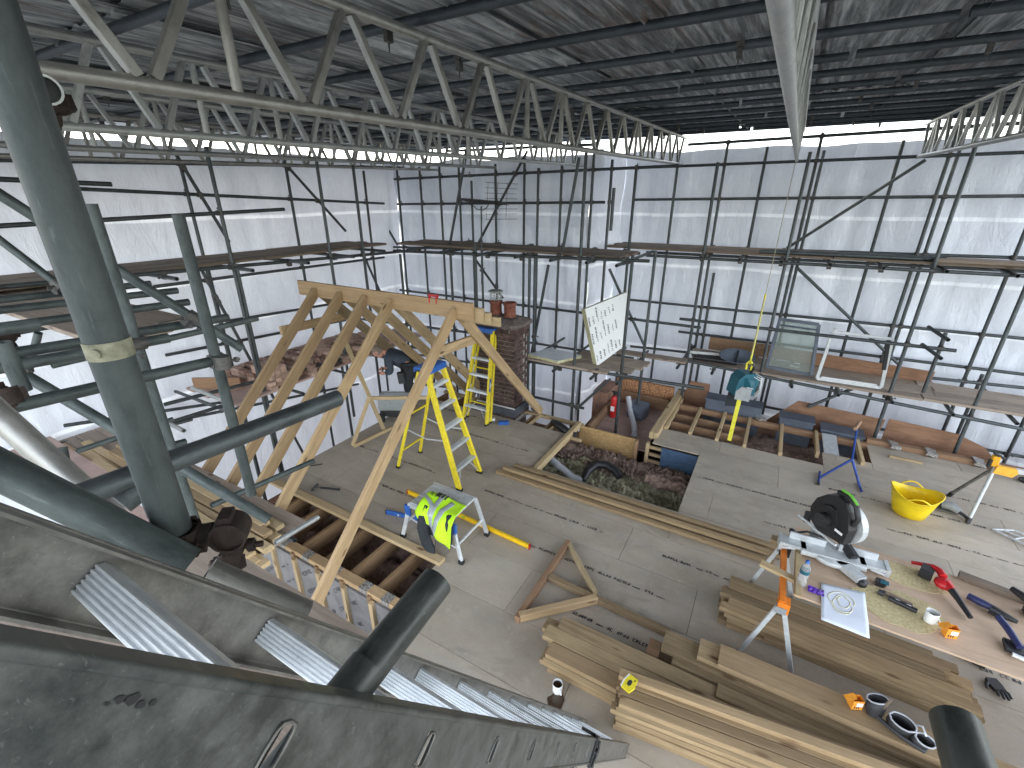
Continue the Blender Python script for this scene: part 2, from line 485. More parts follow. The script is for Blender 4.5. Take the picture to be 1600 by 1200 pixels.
# ------------------------------------------------------------------ the house under the scaffold
house = thing('brick_house', 'brick house with its roof stripped, under the chipboard deck inside the scaffold', 'house')
def wallbox(x0, x1, y0, y1, z0, z1, name='wall', mat='masonry', parent=None, **k):
    return MB().box(((x0 + x1) / 2, (y0 + y1) / 2, (z0 + z1) / 2), (x1 - x0, y1 - y0, z1 - z0)).obj(name, mat, parent or house, **k)
wallbox(-5.5, -2.65, 2.05, 2.2, -7, -.85)
wallbox(-2.65, 4.8, 1.0, 1.15, -7, -.26)
wallbox(-5.62, -5.47, 2.2, 6.7, -7, -.26)
wallbox(-5.5, -2.5, 6.72, 6.86, -7, -.26)
wallbox(-2.66, -2.5, 6.86, 8.7, -7, -.35)
wallbox(-2.5, 4.8, 8.66, 8.8, -7, -.2)
wallbox(4.8, 4.95, 1.0, 8.8, -7, -.26)
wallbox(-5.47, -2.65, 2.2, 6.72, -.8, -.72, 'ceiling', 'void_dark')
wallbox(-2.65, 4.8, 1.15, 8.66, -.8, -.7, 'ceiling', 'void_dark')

# deck: 0.6 m rows of chipboard along X, holes cut where the boards are left off
floor = tags(thing('floor', None, None), kind='structure')
HOLES = [(-6, -2.62, 0, 2.95), (-4.4, -4.395, 0, .1), (-2.5, -.53, 5.12, 6.72), (-6, -2.45, 6.3, 7.2), (-6, -1.25, 6.72, 9), (-1.25, 1.12, 7.32, 9), (1.12, 1.75, 7.75, 9),
         (1.75, 5, 8.42, 9), (-2.45, -1.95, 6.22, 6.72)]
def cut(rects, h):
    out = []
    for (a, b, c, d) in rects:
        x0, x1, y0, y1 = h
        if x1 <= a or x0 >= b or y1 <= c or y0 >= d: out.append((a, b, c, d)); continue
        if x0 > a: out.append((a, x0, c, d))
        if x1 < b: out.append((x1, b, c, d))
        m0, m1 = max(a, x0), min(b, x1)
        if y0 > c: out.append((m0, m1, c, y0))
        if y1 < d: out.append((m0, m1, y1, d))
    return out
prints = [print_mesh(1.7, .036, 100 + i, gap=.05) for i in range(6)]
row = 0
for k in range(-3, 11):
    y0 = 2.15 + .6 * k; y1 = y0 + .6
    off = (k * .83) % 2.4
    x = -5.64 - off
    while x < 4.8:
        rs = [(max(x, -5.64), min(x + 2.4, 4.8), max(y0, .95), min(y1, 8.5))]
        if rs[0][1] - rs[0][0] < .05 or rs[0][3] <= rs[0][2]: x += 2.4; continue
        for h in HOLES: rs = [q for r0 in rs for q in cut([r0], h)]
        rs = [q for q in rs if q[1] - q[0] > .06 and q[3] - q[2] > .04]
        for (a, b_, c_, d) in rs:
            z = random.uniform(-.0025, 0)
            g = .0022
            MB().bar((a + g, (c_ + d) / 2, z - .009), (b_ - g, (c_ + d) / 2, z - .009), d - c_ - 2 * g, .018, ch=.0012).obj('floor_panel', 'chipboard', floor)
        cx = x + .25 + random.random() * .4; cy = (y0 + y1) / 2 + random.uniform(-.02, .02)
        # one stamped line along the middle of each panel, only where board is under it
        for (a, b_, c_, d) in rs:
            if a <= cx and cx + 1.75 <= b_ and c_ < cy - .02 and d > cy + .03:
                place('print', random.choice(prints), (cx, cy, .0022), (1, random.uniform(-.004, .004), 0), (0, 0, 1), floor, kind='stuff'); break
        x += 2.4

# joists in the open bays (parts of the house)
def joists(xs, y0, y1, top=-.022, mat='joist_dark', h=.2, w=.047):
    for x in xs: beam('joist', (x, y0, top - h / 2), (x, y1, top - h / 2), w, h, mat, house)
joists([-4.95 + .4 * i for i in range(6)], 2.22, 3.2)
joists([-5.4 + .4 * i for i in range(8)], 6.2, 6.72)
beam('wall_plate', (-5.5, 6.76, -.03), (-2.45, 6.76, -.03), .09, .05, 'pale_wood', house)
beam('joist', (-5.5, 6.28, -.045), (-2.3, 6.28, -.045), .047, .045, 'pale_wood', house)
for i, x in enumerate([-5.1, -4.7, -3.3, -2.9]):
    beam('noggin', (x, 6.3, -.03), (x, 6.74, -.03), .045, .05, 'pale_wood', house)
# near opening: plate with foil tape, insulated cheek with studs, side timber
beam('wall_plate', (-4.75, 2.3, -.03), (-2.62, 2.3, -.03), .11, .06, 'rafter_wood', house)
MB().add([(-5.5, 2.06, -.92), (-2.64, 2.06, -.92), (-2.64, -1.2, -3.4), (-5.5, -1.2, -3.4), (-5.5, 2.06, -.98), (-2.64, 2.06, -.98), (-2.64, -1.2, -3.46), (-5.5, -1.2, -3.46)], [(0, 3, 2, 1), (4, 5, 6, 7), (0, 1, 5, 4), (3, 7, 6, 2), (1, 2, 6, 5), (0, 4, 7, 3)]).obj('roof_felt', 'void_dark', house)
wallbox(-5.5, -2.65, -1.0, -.85, -7, -3.3)
for x in (-4.35, -3.95, -3.5, -3.05, -2.75):
    MB().box((x, 2.3, .002), (.11, .1, .004)).obj('foil_tape', 'foil_tape', house)
    MB().box((x, 2.243, -.02), (.11, .004, .05)).obj('foil_tape', 'foil_tape', house)
for i in range(6):
    x = -4.72 + .4 * i
    MB().box((x + .02, 2.26, -.46), (.355, .07, .78)).obj('insulation_panel', 'foil_board', house)
    beam('stud', (x - .18, 2.21, -.06), (x - .18, 2.21, -.85), .05, .05, 'pale_wood', house, up=(0, 1, 0))
    pm = print_mesh(.2, .05, 300 + i)
    place('print', pm, (x - .1, 2.2235, -.30 - .07 * (i % 2)), (.75, 0, .6), (0, -1, 0), house, kind='stuff')
    place('print', pm, (x - .06, 2.2235, -.62 + .04 * (i % 3)), (.75, 0, .6), (0, -1, 0), house, kind='stuff')
beam('side_timber', (-2.575, 1.15, -.06), (-2.575, 2.95, -.06), .075, .1, 'pale_wood', house)
MB().box((-2.61, 1.7, -.5), (.03, 1.1, .8)).obj('insulation_panel', 'foil_board', house)
MB().box((-2.575, 2.33, -.008), (.12, .16, .012)).obj('foil_tape', 'foil_tape', house)
# rubble and old bricks on the eaves below the cheek
for i in range(70):
    b_ = MB(); M = Euler((random.uniform(-.5, .5), random.uniform(-.5, .5), random.uniform(0, 3))).to_matrix()
    b_.box((random.uniform(-4.9, -2.7), random.uniform(1.75, 2.12), -.80 + random.uniform(0, .1)), (random.uniform(.1, .215), .1, .065), M)
    b_.obj('brick', random.choice(['brick_pale', 'masonry', 'brick_pale', 'old_wood']), house)
MB().box((-3.9, 1.85, -.93), (2.6, .8, .12)).obj('eaves_ledge', 'masonry', house)
for x in (-4.6, -3.9, -3.25):
    beam('rafter_stub', (x, 1.5, -.98), (x, 2.15, -.62), .05, .1, 'old_wood', house)

# insulation lying in the openings
def lumpy(x0, x1, y0, y1, z, amp, mat, name, nx=60, ny=40, seed=0):
    from mathutils import noise as mn
    vs = []
    for j in range(ny + 1):
        for i in range(nx + 1):
            x = x0 + (x1 - x0) * i / nx; y = y0 + (y1 - y0) * j / ny
            h = amp * (mn.noise(V((x * 3 + seed, y * 6, 0))) + .7 * mn.noise(V((x * 9, y * 14 + seed, 1))) + .7 * mn.noise(V((x * 24, y * 26, seed))) + .5 * mn.noise(V((x * 55, y * 55, seed))))
            h += .5 * amp * math.sin((y + .12 * mn.noise(V((x * 2, seed, 0)))) * 2 * math.pi / .4)
            vs.append((x, y, z + h))
    fs = [(j * (nx + 1) + i, j * (nx + 1) + i + 1, (j + 1) * (nx + 1) + i + 1, (j + 1) * (nx + 1) + i) for j in range(ny) for i in range(nx)]
    return MB().add(vs, fs, True).obj(name, mat, None)
o = lumpy(-2.9, -.2, 4.9, 6.3, -.40, .085, 'mineral_wool', 'mineral_wool', 190, 110, 3); tags(o, kind='stuff')
o = lumpy(-2.6, -.3, 6.05, 6.7, -.36, .09, 'brown_wool', 'brown_mineral_wool', 170, 60, 8); tags(o, kind='stuff')
o = lumpy(-5.4, -2.65, 2.3, 3.3, -.42, .06, 'brown_wool', 'brown_mineral_wool', 80, 30, 5); tags(o, kind='stuff')
o = lumpy(-5.4, -2.5, 6.0, 6.7, -.3, .05, 'brown_wool', 'brown_mineral_wool', 60, 20, 11); tags(o, kind='stuff')
o = lumpy(-1.2, 1.7, 7.2, 8.6, -.34, .05, 'brown_wool', 'brown_mineral_wool', 60, 30, 14); tags(o, kind='stuff')
MB().box((-2.02, 6.74, -.24), (.98, .02, .44)).obj('osb_panel', 'osb', house)
beam('stud', (-1.5, 6.72, -.03), (-1.5, 6.72, -.62), .05, .09, 'brown_wood', house, up=(0, 1, 0))
beam('stud', (-1.32, 6.74, -.03), (-1.32, 6.74, -.62), .05, .09, 'pale_wood', house, up=(0, 1, 0))
for i in range(3): beam('noggin', (-1.3, 6.78, -.12 - .13 * i), (-1.0, 6.78, -.12 - .13 * i), .04, .05, 'pale_wood', house)
MB().box((-.78, 6.70, -.25), (.62, .02, .42)).obj('blue_panel', 'slate_blue', house)
beam('opening_trimmer', (-2.53, 5.0, -.01), (-2.53, 6.75, -.01), .07, .11, 'pale_wood', house)

# back right: joist grid, trimmers, lead cheeks
for i, x in enumerate([-1.17, -.78, -.36, .05, .55, 1.05, 1.62]):
    beam('joist', (x, 7.3 if x < 1 else 7.6, .005), (x, 8.42 + (.25 if i == 0 else 0), .005), .05, .1, 'pale_wood', house)
for i in range(2):
    beam('joist', (-1.32 + .07 * i, 6.9, .03), (-1.28 + .06 * i, 8.95, .03), .065, .12, 'pale_wood', house)
for a, b_ in [(-1.17, -.78), (-.78, -.36), (-.36, .05)]:
    for y in (7.62, 7.98): beam('noggin', (a + .03, y, -.05), (b_ - .03, y, -.05), .045, .13, 'brown_wood', house)
beam('wall_plate', (-1.2, 8.36, 0), (1.75, 8.36, -.02), .09, .1, 'brown_wood', house)
beam('wall_plate', (1.75, 8.5, .02), (4.7, 8.5, .02), .12, .1, 'brown_wood', house)
for x in (2.1, 2.55, 3.1, 3.3, .2): MB().box((x, 8.46, .055), (.14, .17, .05), Euler((.1, .2, random.random())).to_matrix()).obj('foil_tape', 'foil_tape', house)
for x0, x1, h in [(-.72, .2, .36), (.5, 1.0, .27), (1.12, 1.7, .2)]:
    MB().box(((x0 + x1) / 2, 8.58, h / 2 - .28), (x1 - x0, .26, h + .3)).obj('lead_cheek', 'lead_grey', house)
    MB().bar((x0 - .015, 8.56, h - .11), (x1 + .015, 8.56, h - .11), .33, .02).obj('lead_capping', 'lead_grey', house)
MB().box((1.25, 8.0, -.02), (.2, .75, .02), Euler((.18, 0, .06)).to_matrix()).obj('slate_strip', 'light_grey', house)
# lower flat roof with the speckled parapet, left of the joists
wallbox(-2.5, -1.4, 6.95, 8.7, -.34, -.3, 'low_roof', 'pink_board')
wallbox(-2.5, -1.35, 8.72, 8.8, -.35, .2, 'parapet', 'stone_speckle')
for i in range(4): beam('roof_board', (-2.45, 7.15 + .33 * i, -.285), (-1.42, 7.13 + .33 * i, -.285), .3, .02, 'pink_board', house)
beam('kerb_timber', (-2.4, 6.9, -.16), (-2.4, 8.5, -.16), .05, .2, 'brown_wood', house)
beam('kerb_timber', (-2.35, 8.6, -.1), (-1.4, 8.6, -.12), .05, .2, 'brown_wood', house)
wallbox(-2.75, -2.45, 8.0, 8.7, -.6, .12, 'parapet', 'masonry')

# ------------------------------------------------------------------ scaffold sheeting
def sheet(name, p0, p1, z0, z1, nx, nz, amp, label, seed=0, fold=.35, drop=None):
    from mathutils import noise as mn
    p0, p1 = V((p0[0], p0[1], 0)), V((p1[0], p1[1], 0)); d = (p1 - p0); L = d.length; d.normalize(); nrm = V((-d.y, d.x, 0))
    bands = [z for z in (-.55, .55, 1.55, 2.35, 3.35) if z0 < z < z1]
    rows = sorted([z0 + (z1 - z0) * j / nz for j in range(nz + 1) if all(abs(z0 + (z1 - z0) * j / nz - q) > .06 for q in bands)] + [q + e for q in bands for e in (-.03, .03)])
    vs = []
    for j, zr in enumerate(rows):
        for i in range(nx + 1):
            s = L * i / nx; z = zr
            if j == len(rows) - 1: z += .05 * mn.noise(V((s * 1.3, seed, 5)))
            else: z += .03 * mn.noise(V((s * .6, seed, 1)))
            w = amp * (mn.noise(V((s * 1.1 + seed, z * .35, 0))) * .9 + .45 * mn.noise(V((s * 4.5, z * .6 + seed, 2))) + .14 * mn.noise(V((s * 14, z * 1.1, seed))))
            w += fold * amp * mn.noise(V((s * 2.5 + z * 1.8, z * .9, seed + 9))) + fold * amp * .35 * abs(mn.noise(V((s * 3 - z * 3, z * 2 + s, seed + 4))))
            vs.append(p0 + d * s + nrm * w + V((0, 0, z)))
    th = thing(name, label, 'sheeting', (p0.x, p0.y, 0), 'translucent scaffold sheeting')
    ff, fb = [], {q: [] for q in bands}
    for j in range(len(rows) - 1):
        q = [b_ for b_ in bands if abs((rows[j] + rows[j + 1]) / 2 - b_) < .02]
        tgt = fb[q[0]] if q else ff
        for i in range(nx): tgt.append((j * (nx + 1) + i, j * (nx + 1) + i + 1, (j + 1) * (nx + 1) + i + 1, (j + 1) * (nx + 1) + i))
    MB().add(vs, ff, True).obj('film', 'sheeting', th)
    for q in bands:
        used = sorted({i for f in fb[q] for i in f}); mp = {a: k for k, a in enumerate(used)}
        MB().add([vs[a] for a in used], [[mp[i] for i in f] for f in fb[q]], True).obj('band', 'sheet_band', th)
    return th
sheet('scaffold_sheet', (-8.45, -3.2), (-8.45, 9.0), -7, 4.42, 150, 60, .10, 'white translucent sheeting down the whole left side, glowing warm at its near end', 1)
sheet('scaffold_sheet', (-8.45, 9.0), (-3.45, 9.0), -7, 4.42, 120, 60, .12, 'creased white sheeting on the back left, behind the aerial and the chimney', 2, fold=.7)
sheet('scaffold_sheet', (-3.45, 9.0), (-3.2, 10.15), -7, 4.5, 30, 60, .14, 'narrow gathered strip of sheeting at the inner corner right of the aerial', 3, fold=1.0)
sheet('scaffold_sheet', (-3.2, 10.15), (6.2, 10.15), -7, 4.5, 150, 60, .08, 'long smooth sheeting across the back right behind the hoist', 4, fold=.3)
#sheet('scaffold_sheet', (6.2, 10.15), (6.2, -3.2), -7, 4.42, 60, 30, .1, 'sheeting closing the right-hand side of the scaffold', 6)

# ------------------------------------------------------------------ temporary roof: purlins, iron sheets, clips
RS = .0225
def rz(y, base=4.03): return base + RS * y
roof = thing('temporary_roof', 'temporary roof of streaked corrugated iron sheets on dark scaffold tube purlins overhead', 'roof')
PUR = [-.9, -.1, .75, 1.6, 2.4, 3.2, 3.95, 4.7, 5.35, 6.0, 6.65, 7.3, 7.95, 8.6, 9.2, 9.8]
for i, y in enumerate(PUR):
    z = rz(y, 4.545)
    j = random.uniform(-1.5, 1)
    tube('purlin', (-9.2, y, z), (j - .02, y + .02, z), .029, 'purlin_dark', roof)
    tube('purlin', (j + .02, y - .02, z), (4.2, y, z), .029, 'purlin_dark', roof)
prof = []
def iron(w, L, seed):
    rnd = random.Random(seed)
    nx = int(w / .0375); vs = []
    zz = [0, .018, .018, 0]
    for j in range(7):
        y = L * j / 6
        for i in range(nx + 1): vs.append((max(i, .05) * w / nx, y, zz[i % 4] + rnd.uniform(-.0008, .0008) - (.045 if i == 0 else 0)))
    fs = [(j * (nx + 1) + i, j * (nx + 1) + i + 1, (j + 1) * (nx + 1) + i + 1, (j + 1) * (nx + 1) + i) for j in range(6) for i in range(nx)]
    return MB().add(vs, fs).mesh('roof_sheet', 'roof_iron')
irons = [iron(.90, 3.25, i) for i in range(4)]
for j in range(1, 5):
    for i in range(16):
        y0 = -3.7 + 2.62 * j - .0 + .04 * random.random()
        x0 = -9.2 + .825 * i
        z = rz(y0, 4.586) + .014 * (j % 2) + .022 * (i % 2)
        d = V((0, 1, RS + .004 * random.uniform(-1, 1)))
        me = random.choice(irons)
        o = bpy.data.objects.new('roof_sheet', me); C.objects.link(o); o.parent = roof
        o.matrix_basis = Matrix.Translation((x0, y0, z)) @ Matrix.Rotation(math.atan2(d.z, d.y), 4, 'X') @ Matrix.Rotation(random.uniform(-.0015, .0015), 4, 'Z')
# hanging clips under the purlins
clip = MB().box((0, 0, -.03), (.03, .05, .06)).cyl((0, 0, -.05), (0, 0, -.11), .008, .003, 6).box((0, 0, .02), (.05, .065, .03)).mesh('clip', 'coupler_steel')
for i, y in enumerate(PUR):
    for q in range(5):
        place('clip', clip, (-7.5 + 2.6 * q + random.uniform(-.9, .9), y, rz(y, 4.545) - .02), (1, 0, 0), (0, 0, 1), roof)
# sloping wall of the roof ends is open: tubes along the eaves carry it
# ------------------------------------------------------------------ lattice beams
def lattice(x, y0, y1, label, step=.5, mat='aluminium', ph=0.0):
    t = thing('lattice_beam', label, 'lattice beam', (x, y0, 0), 'lattice beams under the temporary roof')
    zb = lambda y: rz(y, 4.03); zt = lambda y: rz(y, 4.475)
    tube('bottom_chord', (x, y0, zb(y0)), (x, y1, zb(y1)), .0255, mat, t, 14)
    tube('top_chord', (x, y0, zt(y0)), (x, y1, zt(y1)), .0255, mat, t, 14)
    y = y0 + .1 + ph; k = 0
    while y + step * .86 < y1:
        if k % 5 == 4:
            tube('upright', (x, y, zb(y) + .02), (x, y, zt(y) - .02), .02, mat, t, 10); y += .07
        if k % 5 == 0 and k:
            tube('upright', (x, y, zb(y) + .02), (x, y, zt(y) - .02), .02, mat, t, 10); y += .05
        h = step * .43
        beam('diagonal', (x, y, zt(y) - .022), (x, y + h - .02, zb(y + h) + .022), .036, .036, mat, t)
        beam('diagonal', (x, y + h + .03, zb(y + h) + .022), (x, y + 2 * h, zt(y + 2 * h) - .022), .036, .036, mat, t)
        y += step * .86 + .06; k += 1
    return t
lattice(-7.0, -2.6, 8.9, 'lattice beam farthest left, nearest the left sheeting')
lattice(-5.35, -2.6, 8.6, 'lattice beam third from the overhead one, above the left walkway', mat='galv_light')
lattice(-3.6, -2.6, 8.9, 'lattice beam just beyond the large left one, crossing behind it', mat='galv_light')
lattice(-2.0, -2.0, 9.95, 'large lattice beam running from top left to the back corner', .62, 'aluminium', .15)
lattice(-.1, -1.6, 9.85, 'lattice beam seen straight from below, its end holding the hoist rope', .62, 'galv_light')
lattice(1.5, -2.6, 9.85, 'lattice beam at the upper right, ending at the right sheeting', .62, 'galv_light')
lattice(3.4, -1.0, 9.85, 'lattice beam beyond the right edge', .62, 'galv_light')

# ------------------------------------------------------------------ scaffolds
cp = MB()
cp.cyl((-.03, 0, 0), (.03, 0, 0), .035, n=10); cp.cyl((0, -.03, .052), (0, .03, .052), .035, n=10)
cp.box((0, 0, .026), (.05, .05, .03)); cp.cyl((0, .02, -.01), (0, .075, -.01), .007, n=6); cp.box((0, .06, -.01), (.022, .014, .022)); cp.cyl((.02, 0, .06), (.075, 0, .06), .007, n=6); cp.box((.06, 0, .06), (.014, .022, .022))
COUPLER = cp.mesh('coupler', 'coupler_steel')
class Scaffold:
    def __init__(s, name, label, loc):
        s.t = thing(name, label, 'scaffold', loc); s.seg = []
    def add(s, kind, p0, p1, r=.0265, mat='galv_tube', n=10):
        s.seg.append((V(p0), V(p1))); tube(kind, p0, p1, r, mat, s.t, n)
    def couple(s, lim=120, tol=.12):
        k = 0
        for i in range(len(s.seg)):
            for j in range(i):
                a, b_ = s.seg[i]; c_, d = s.seg[j]
                u = b_ - a; v = d - c_; w = a - c_
                A, B, D, E_, F_ = u.dot(u), u.dot(v), v.dot(v), u.dot(w), v.dot(w)
                den = A * D - B * B
                if den < 1e-6 * A * D: continue
                s0 = (B * F_ - D * E_) / den; t0 = (A * F_ - B * E_) / den
                if not (-.02 < s0 < 1.02 and -.02 < t0 < 1.02): continue
                p = a + u * s0; q = c_ + v * t0
                if (p - q).length < tol and k < lim and (p - EYE).length > 1.25:
                    n_ = (q - p) if (q - p).length > .004 else u.cross(v)
                    place('coupler', COUPLER, p, u, n_, s.t); k += 1

# back right scaffold: pixel positions read on the two real planes of tubes
IN, OUT = 8.72, 9.85
br = Scaffold('scaffold', 'two-lift tube scaffold across the back right, carrying the window frames on its lower walkway', (0, 9, 0))
def ypole(u, v, y, z0, z1, sc, kind='standard'):
    p = aY(u, v, y); sc.add(kind, (p.x, y, z0), (p.x, y, z1))
def yline(u0, v0, u1, v1, y, sc, kind='ledger', ext=0.0, lev=False):
    p, q = aY(u0, v0, y), aY(u1, v1, y)
    if lev: p.z = q.z = (p.z + q.z) / 2
    if ext: q = q + (q - p).normalized() * ext
    sc.add(kind, p, q)
yline(1075, 226, 1600, 192, OUT, br, ext=2.5)
yline(1000, 262, 1600, 238, OUT - .06, br, ext=2.5)
yline(990, 312, 1600, 306, OUT + .06, br, ext=2.5)
yline(985, 383, 1600, 403, OUT + .06, br, ext=2.5)
yline(1010, 399, 1600, 431, IN - .06, br, ext=2.5)
yline(1010, 394, 1600, 424, OUT - .06, br, ext=2.5)
yline(980, 468, 1600, 529, OUT + .06, br, ext=2.5)
yline(1062, 498, 1494, 548, IN - .06, br)
yline(1060, 518, 1600, 585, OUT + .06, br, ext=2.5)
yline(985, 541, 1600, 606, OUT - .06, br, ext=2.5)
yline(1060, 561, 1600, 671, IN - .06, br, ext=2.5)
yline(1060, 609, 1600, 714, OUT + .06, br, ext=2)
for u, v, y, z0, z1 in [(1113, 310, IN, -.9, 4.2), (1118, 345, OUT, -3, 4.62), (1100, 520, OUT, -3, 2.3), (1250, 310, IN, -.6, 4.3), (1262, 310, OUT, -3, 4.65), (1268, 320, OUT + .12, -.5, 4.4),
                        (1461, 310, OUT, -3, 4.65), (1474, 310, OUT + .1, .9, 4.7), (1496, 310, IN, -.4, 4.35), (1594, 380, OUT, -3, 4.6), (1555, 560, IN, -.3, 3.0), (1500, 668, OUT, -2, 1.0)]:
    ypole(u, v, y, z0, z1, br)
p = aY(1468, 546, IN); br.add('standard', (p.x, IN, .9), (p.x, IN, 1.85))
for x in (3.9, 5.2): br.add('standard', (x, IN, -1, ), (x, IN, 4.3)); br.add('standard', (x, OUT, -3), (x, OUT, 4.6))
yline(1446, 250, 1229, 388, OUT - .12, br, 'brace'); yline(1244, 417, 1404, 569, OUT - .12, br, 'brace'); yline(1340, 604, 1262, 636, IN + .1, br, 'brace')
yline(1262, 636, 1340, 604, IN + .2, br, 'brace')
for x in [-1.3, -.7, -.1, .55, 1.2, 1.9, 2.6, 3.3, 4.0]:
    br.add('transom', (x, IN - .25 - .1 * random.random(), .745), (x, OUT + .1, .745))
    br.add('transom', (x + .1, IN - .2 - .1 * random.random(), 2.735), (x + .1, OUT + .1, 2.735))
for (u, v) in [(1451, 511), (1441, 538)]:
    p = aY(u, v, IN + .05); br.add('transom', p, p + V((.1, -.62, -.02)))
for (u, v, y) in [(1180, 330, OUT + .1), (1380, 330, OUT + .1), (1046, 360, OUT)]: ypole(u, v, y, -2, 4.5, br)
br.couple()

# back left scaffold, behind the chimney and the roof frame
I2, O2 = 7.15, 8.75
bl = Scaffold('scaffold', 'tube scaffold across the back left, behind the chimney and aerial', (-5, 8, 0))
yline(616, 280, 1060, 259, O2, bl); yline(621, 319, 945, 316, O2, bl); yline(700, 236, 925, 226, O2, bl)
yline(615, 392, 1015, 408, I2 - .06, bl); yline(615, 386, 1000, 396, O2, bl)
yline(625, 453, 1095, 512, O2 + .05, bl); yline(560, 498, 745, 521, I2, bl); yline(827, 535, 990, 560, O2, bl)
yline(815, 563, 1100, 607, I2 - .06, bl); yline(560, 540, 745, 568, O2, bl); yline(830, 619, 912, 638, I2 - .06, bl); yline(835, 647, 915, 668, O2 - 1.2, bl)
yline(560, 590, 745, 610, O2, bl)
for u, v, y, z0, z1 in [(545, 310, O2, -3, 4.35), (602, 310, O2, -3, 4.4), (624, 310, O2, -3, 4.4), (719, 320, O2, -2, 4.3), (738, 330, O2 + .05, -2, 4.0), (819, 310, O2, -2, 4.4), (840, 330, O2, -2, 4.2),
                        (912, 310, I2, -.6, 4.35), (924, 310, O2, -2, 4.4), (957, 250, O2, 0, 4.3), (989, 320, O2, 0, 4.2), (744, 440, I2, 0, 2.9), (754, 440, O2 - .1, 0, 2.8),
                        (826, 520, I2, -.3, 2.8), (834, 520, I2 + .25, -.3, 2.8), (975, 540, I2 + .1, -.4, 2.85), (1005, 560, I2 + .9, -.3, 2.85), (709, 500, I2, -.3, 2.8), (640, 560, I2, -1, 2.6)]:
    ypole(u, v, y, z0, z1, bl)
p = aY(957, 325, I2 + .5); bl.add('standard', p - V((0, 0, .35)), p + V((0, 0, .3)))
yline(729, 236, 700, 398, I2 + .4, bl, 'brace'); yline(905, 246, 878, 398, I2 + .4, bl, 'brace'); yline(543, 248, 621, 383, O2 - .08, bl, 'brace'); yline(824, 236, 743, 388, O2 - .08, bl, 'brace')
yline(744, 407, 786, 466, O2 - .08, bl, 'brace'); yline(952, 420, 1009, 545, O2 + .05, bl, 'brace'); yline(857, 414, 830, 555, I2 + .3, bl, 'brace')
yline(560, 400, 530, 455, O2 - .1, bl, 'brace')
for x in [-6.2, -5.4, -4.6, -3.9, -3.2, -2.6, -2.1]:
    bl.add('transom', (x, I2 - .3 - .15 * random.random(), 2.745), (x, O2 + .1, 2.745))
for x in (-3.75, -3.1, -2.4, -1.95): bl.add('transom', (x, I2 - .35, .86), (x, O2, .86))
p = aY(903, 655, I2); q = aY(985, 590, O2 + .2); bl.add('transom', (p.x, I2 - .1, .12), (p.x + .05, O2, .12))
for (u, v, y) in [(660, 330, O2), (690, 330, O2 - .1), (775, 340, O2), (875, 340, O2)]: ypole(u, v, y, -2, 4.3, bl)
bl.couple()

# left scaffold
XI, XO = -6.85, -8.2
lf = Scaffold('scaffold', 'tube scaffold down the left side, carrying the salvaged bricks', (-7.5, 4, 0))
def xpole(u, v, x, z0, z1, sc, kind='standard'):
    p = aX(u, v, x); sc.add(kind, (x, p.y, z0), (x, p.y, z1))
def xline(u0, v0, u1, v1, x, sc, kind='ledger', ext=0.0):
    p, q = aX(u0, v0, x), aX(u1, v1, x)
    if ext: p = p - (q - p).normalized() * ext
    sc.add(kind, p, q)
xline(101, 294, 600, 318, XO, lf); xline(0, 280, 174, 288, XI, lf, ext=.3); xline(0, 353, 444, 327, XI, lf, ext=.3)
xline(140, 436, 640, 392, XI, lf, ext=1); xline(240, 448, 600, 402, XO, lf)
xline(354, 502, 560, 468, XO, lf); xline(259, 555, 540, 500, XO, lf); xline(257, 632, 600, 545, XI, lf); xline(100, 665, 351, 628, XO, lf)
xline(259, 662, 360, 630, XI, lf); xline(60, 700, 560, 600, XO, lf); xline(130, 700, 300, 655, XI, lf); xline(0, 250, 640, 262, XO, lf, ext=.5)
for u, v, x, z0, z1 in [(295, 310, XO, -5, 4.2), (340, 310, XI, -4, 4.3), (455, 310, XO, -4, 4.3), (503, 310, XI, -.4, 4.3), (560, 330, XI + .05, -1, 4.2), (420, 640, XI, -4, 2.7), (345, 500, XO, -3, 2.8), (540, 610, XI, -3, .8), (575, 330, XO, -3, 4.2)]:
    xpole(u, v, x, z0, z1, lf)
xline(270, 233, 358, 378, XO + .08, lf, 'brace'); xline(452, 263, 540, 361, XO + .08, lf, 'brace'); xline(314, 420, 398, 575, XO + .08, lf, 'brace'); xline(405, 580, 480, 720, XO + .08, lf, 'brace'); xline(560, 380, 600, 470, XO + .08, lf, 'brace')
for y in [1.2, 2.0, 2.9, 3.8, 4.7, 5.6, 6.5]:
    lf.add('transom', (XI + .3 + .2 * random.random(), y, 2.735), (XO - .1, y, 2.735))
for y in [3.2, 4.2, 5.2, 6.2, 7.0]:
    lf.add('transom', (XI + .45 + .2 * random.random(), y, .70), (XO - .1, y, .70))
for (u, v, u2, v2) in [(300, 606, 350, 630), (240, 650, 277, 672)]:
    p = aX(u, v, XI); lf.add('transom', p, p + V((.75, 0, -.02)), .0265, 'galv_light')
lf.couple()

# near left scaffold around the ladder head; distances come from each tube's apparent thickness
nl = Scaffold('scaffold', 'near left scaffold with the thick grey standard and its pale metal band', (-1.5, 1, 0))
def tline(u0, v0, t0, u1, v1, t1, kind='ledger', mat='galv_old', r=.0242, ext0=0.0, ext1=0.0, n=20):
    p, q = aT(u0, v0, t0), aT(u1, v1, t1); d = (q - p).normalized()
    nl.add(kind, p - d * ext0, q + d * ext1, r, mat, n)
def nx(u0, v0, u1, v1, x, kind='ledger', mat='galv_old', ext0=0.0, n=20):
    p, q = aX(u0, v0, x), aX(u1, v1, x); d = (q - p).normalized(); nl.add(kind, p - d * ext0, q, .0242, mat, n)
P0 = aT(155, 500, .58)
nl.add('standard', (P0.x, P0.y, 3.19), (P0.x, P0.y, 4.5), .0242, 'galv_old', 32)
nx(250, 728, 528, 622, -1.05, mat='galv_tube', ext0=.16, n=28)
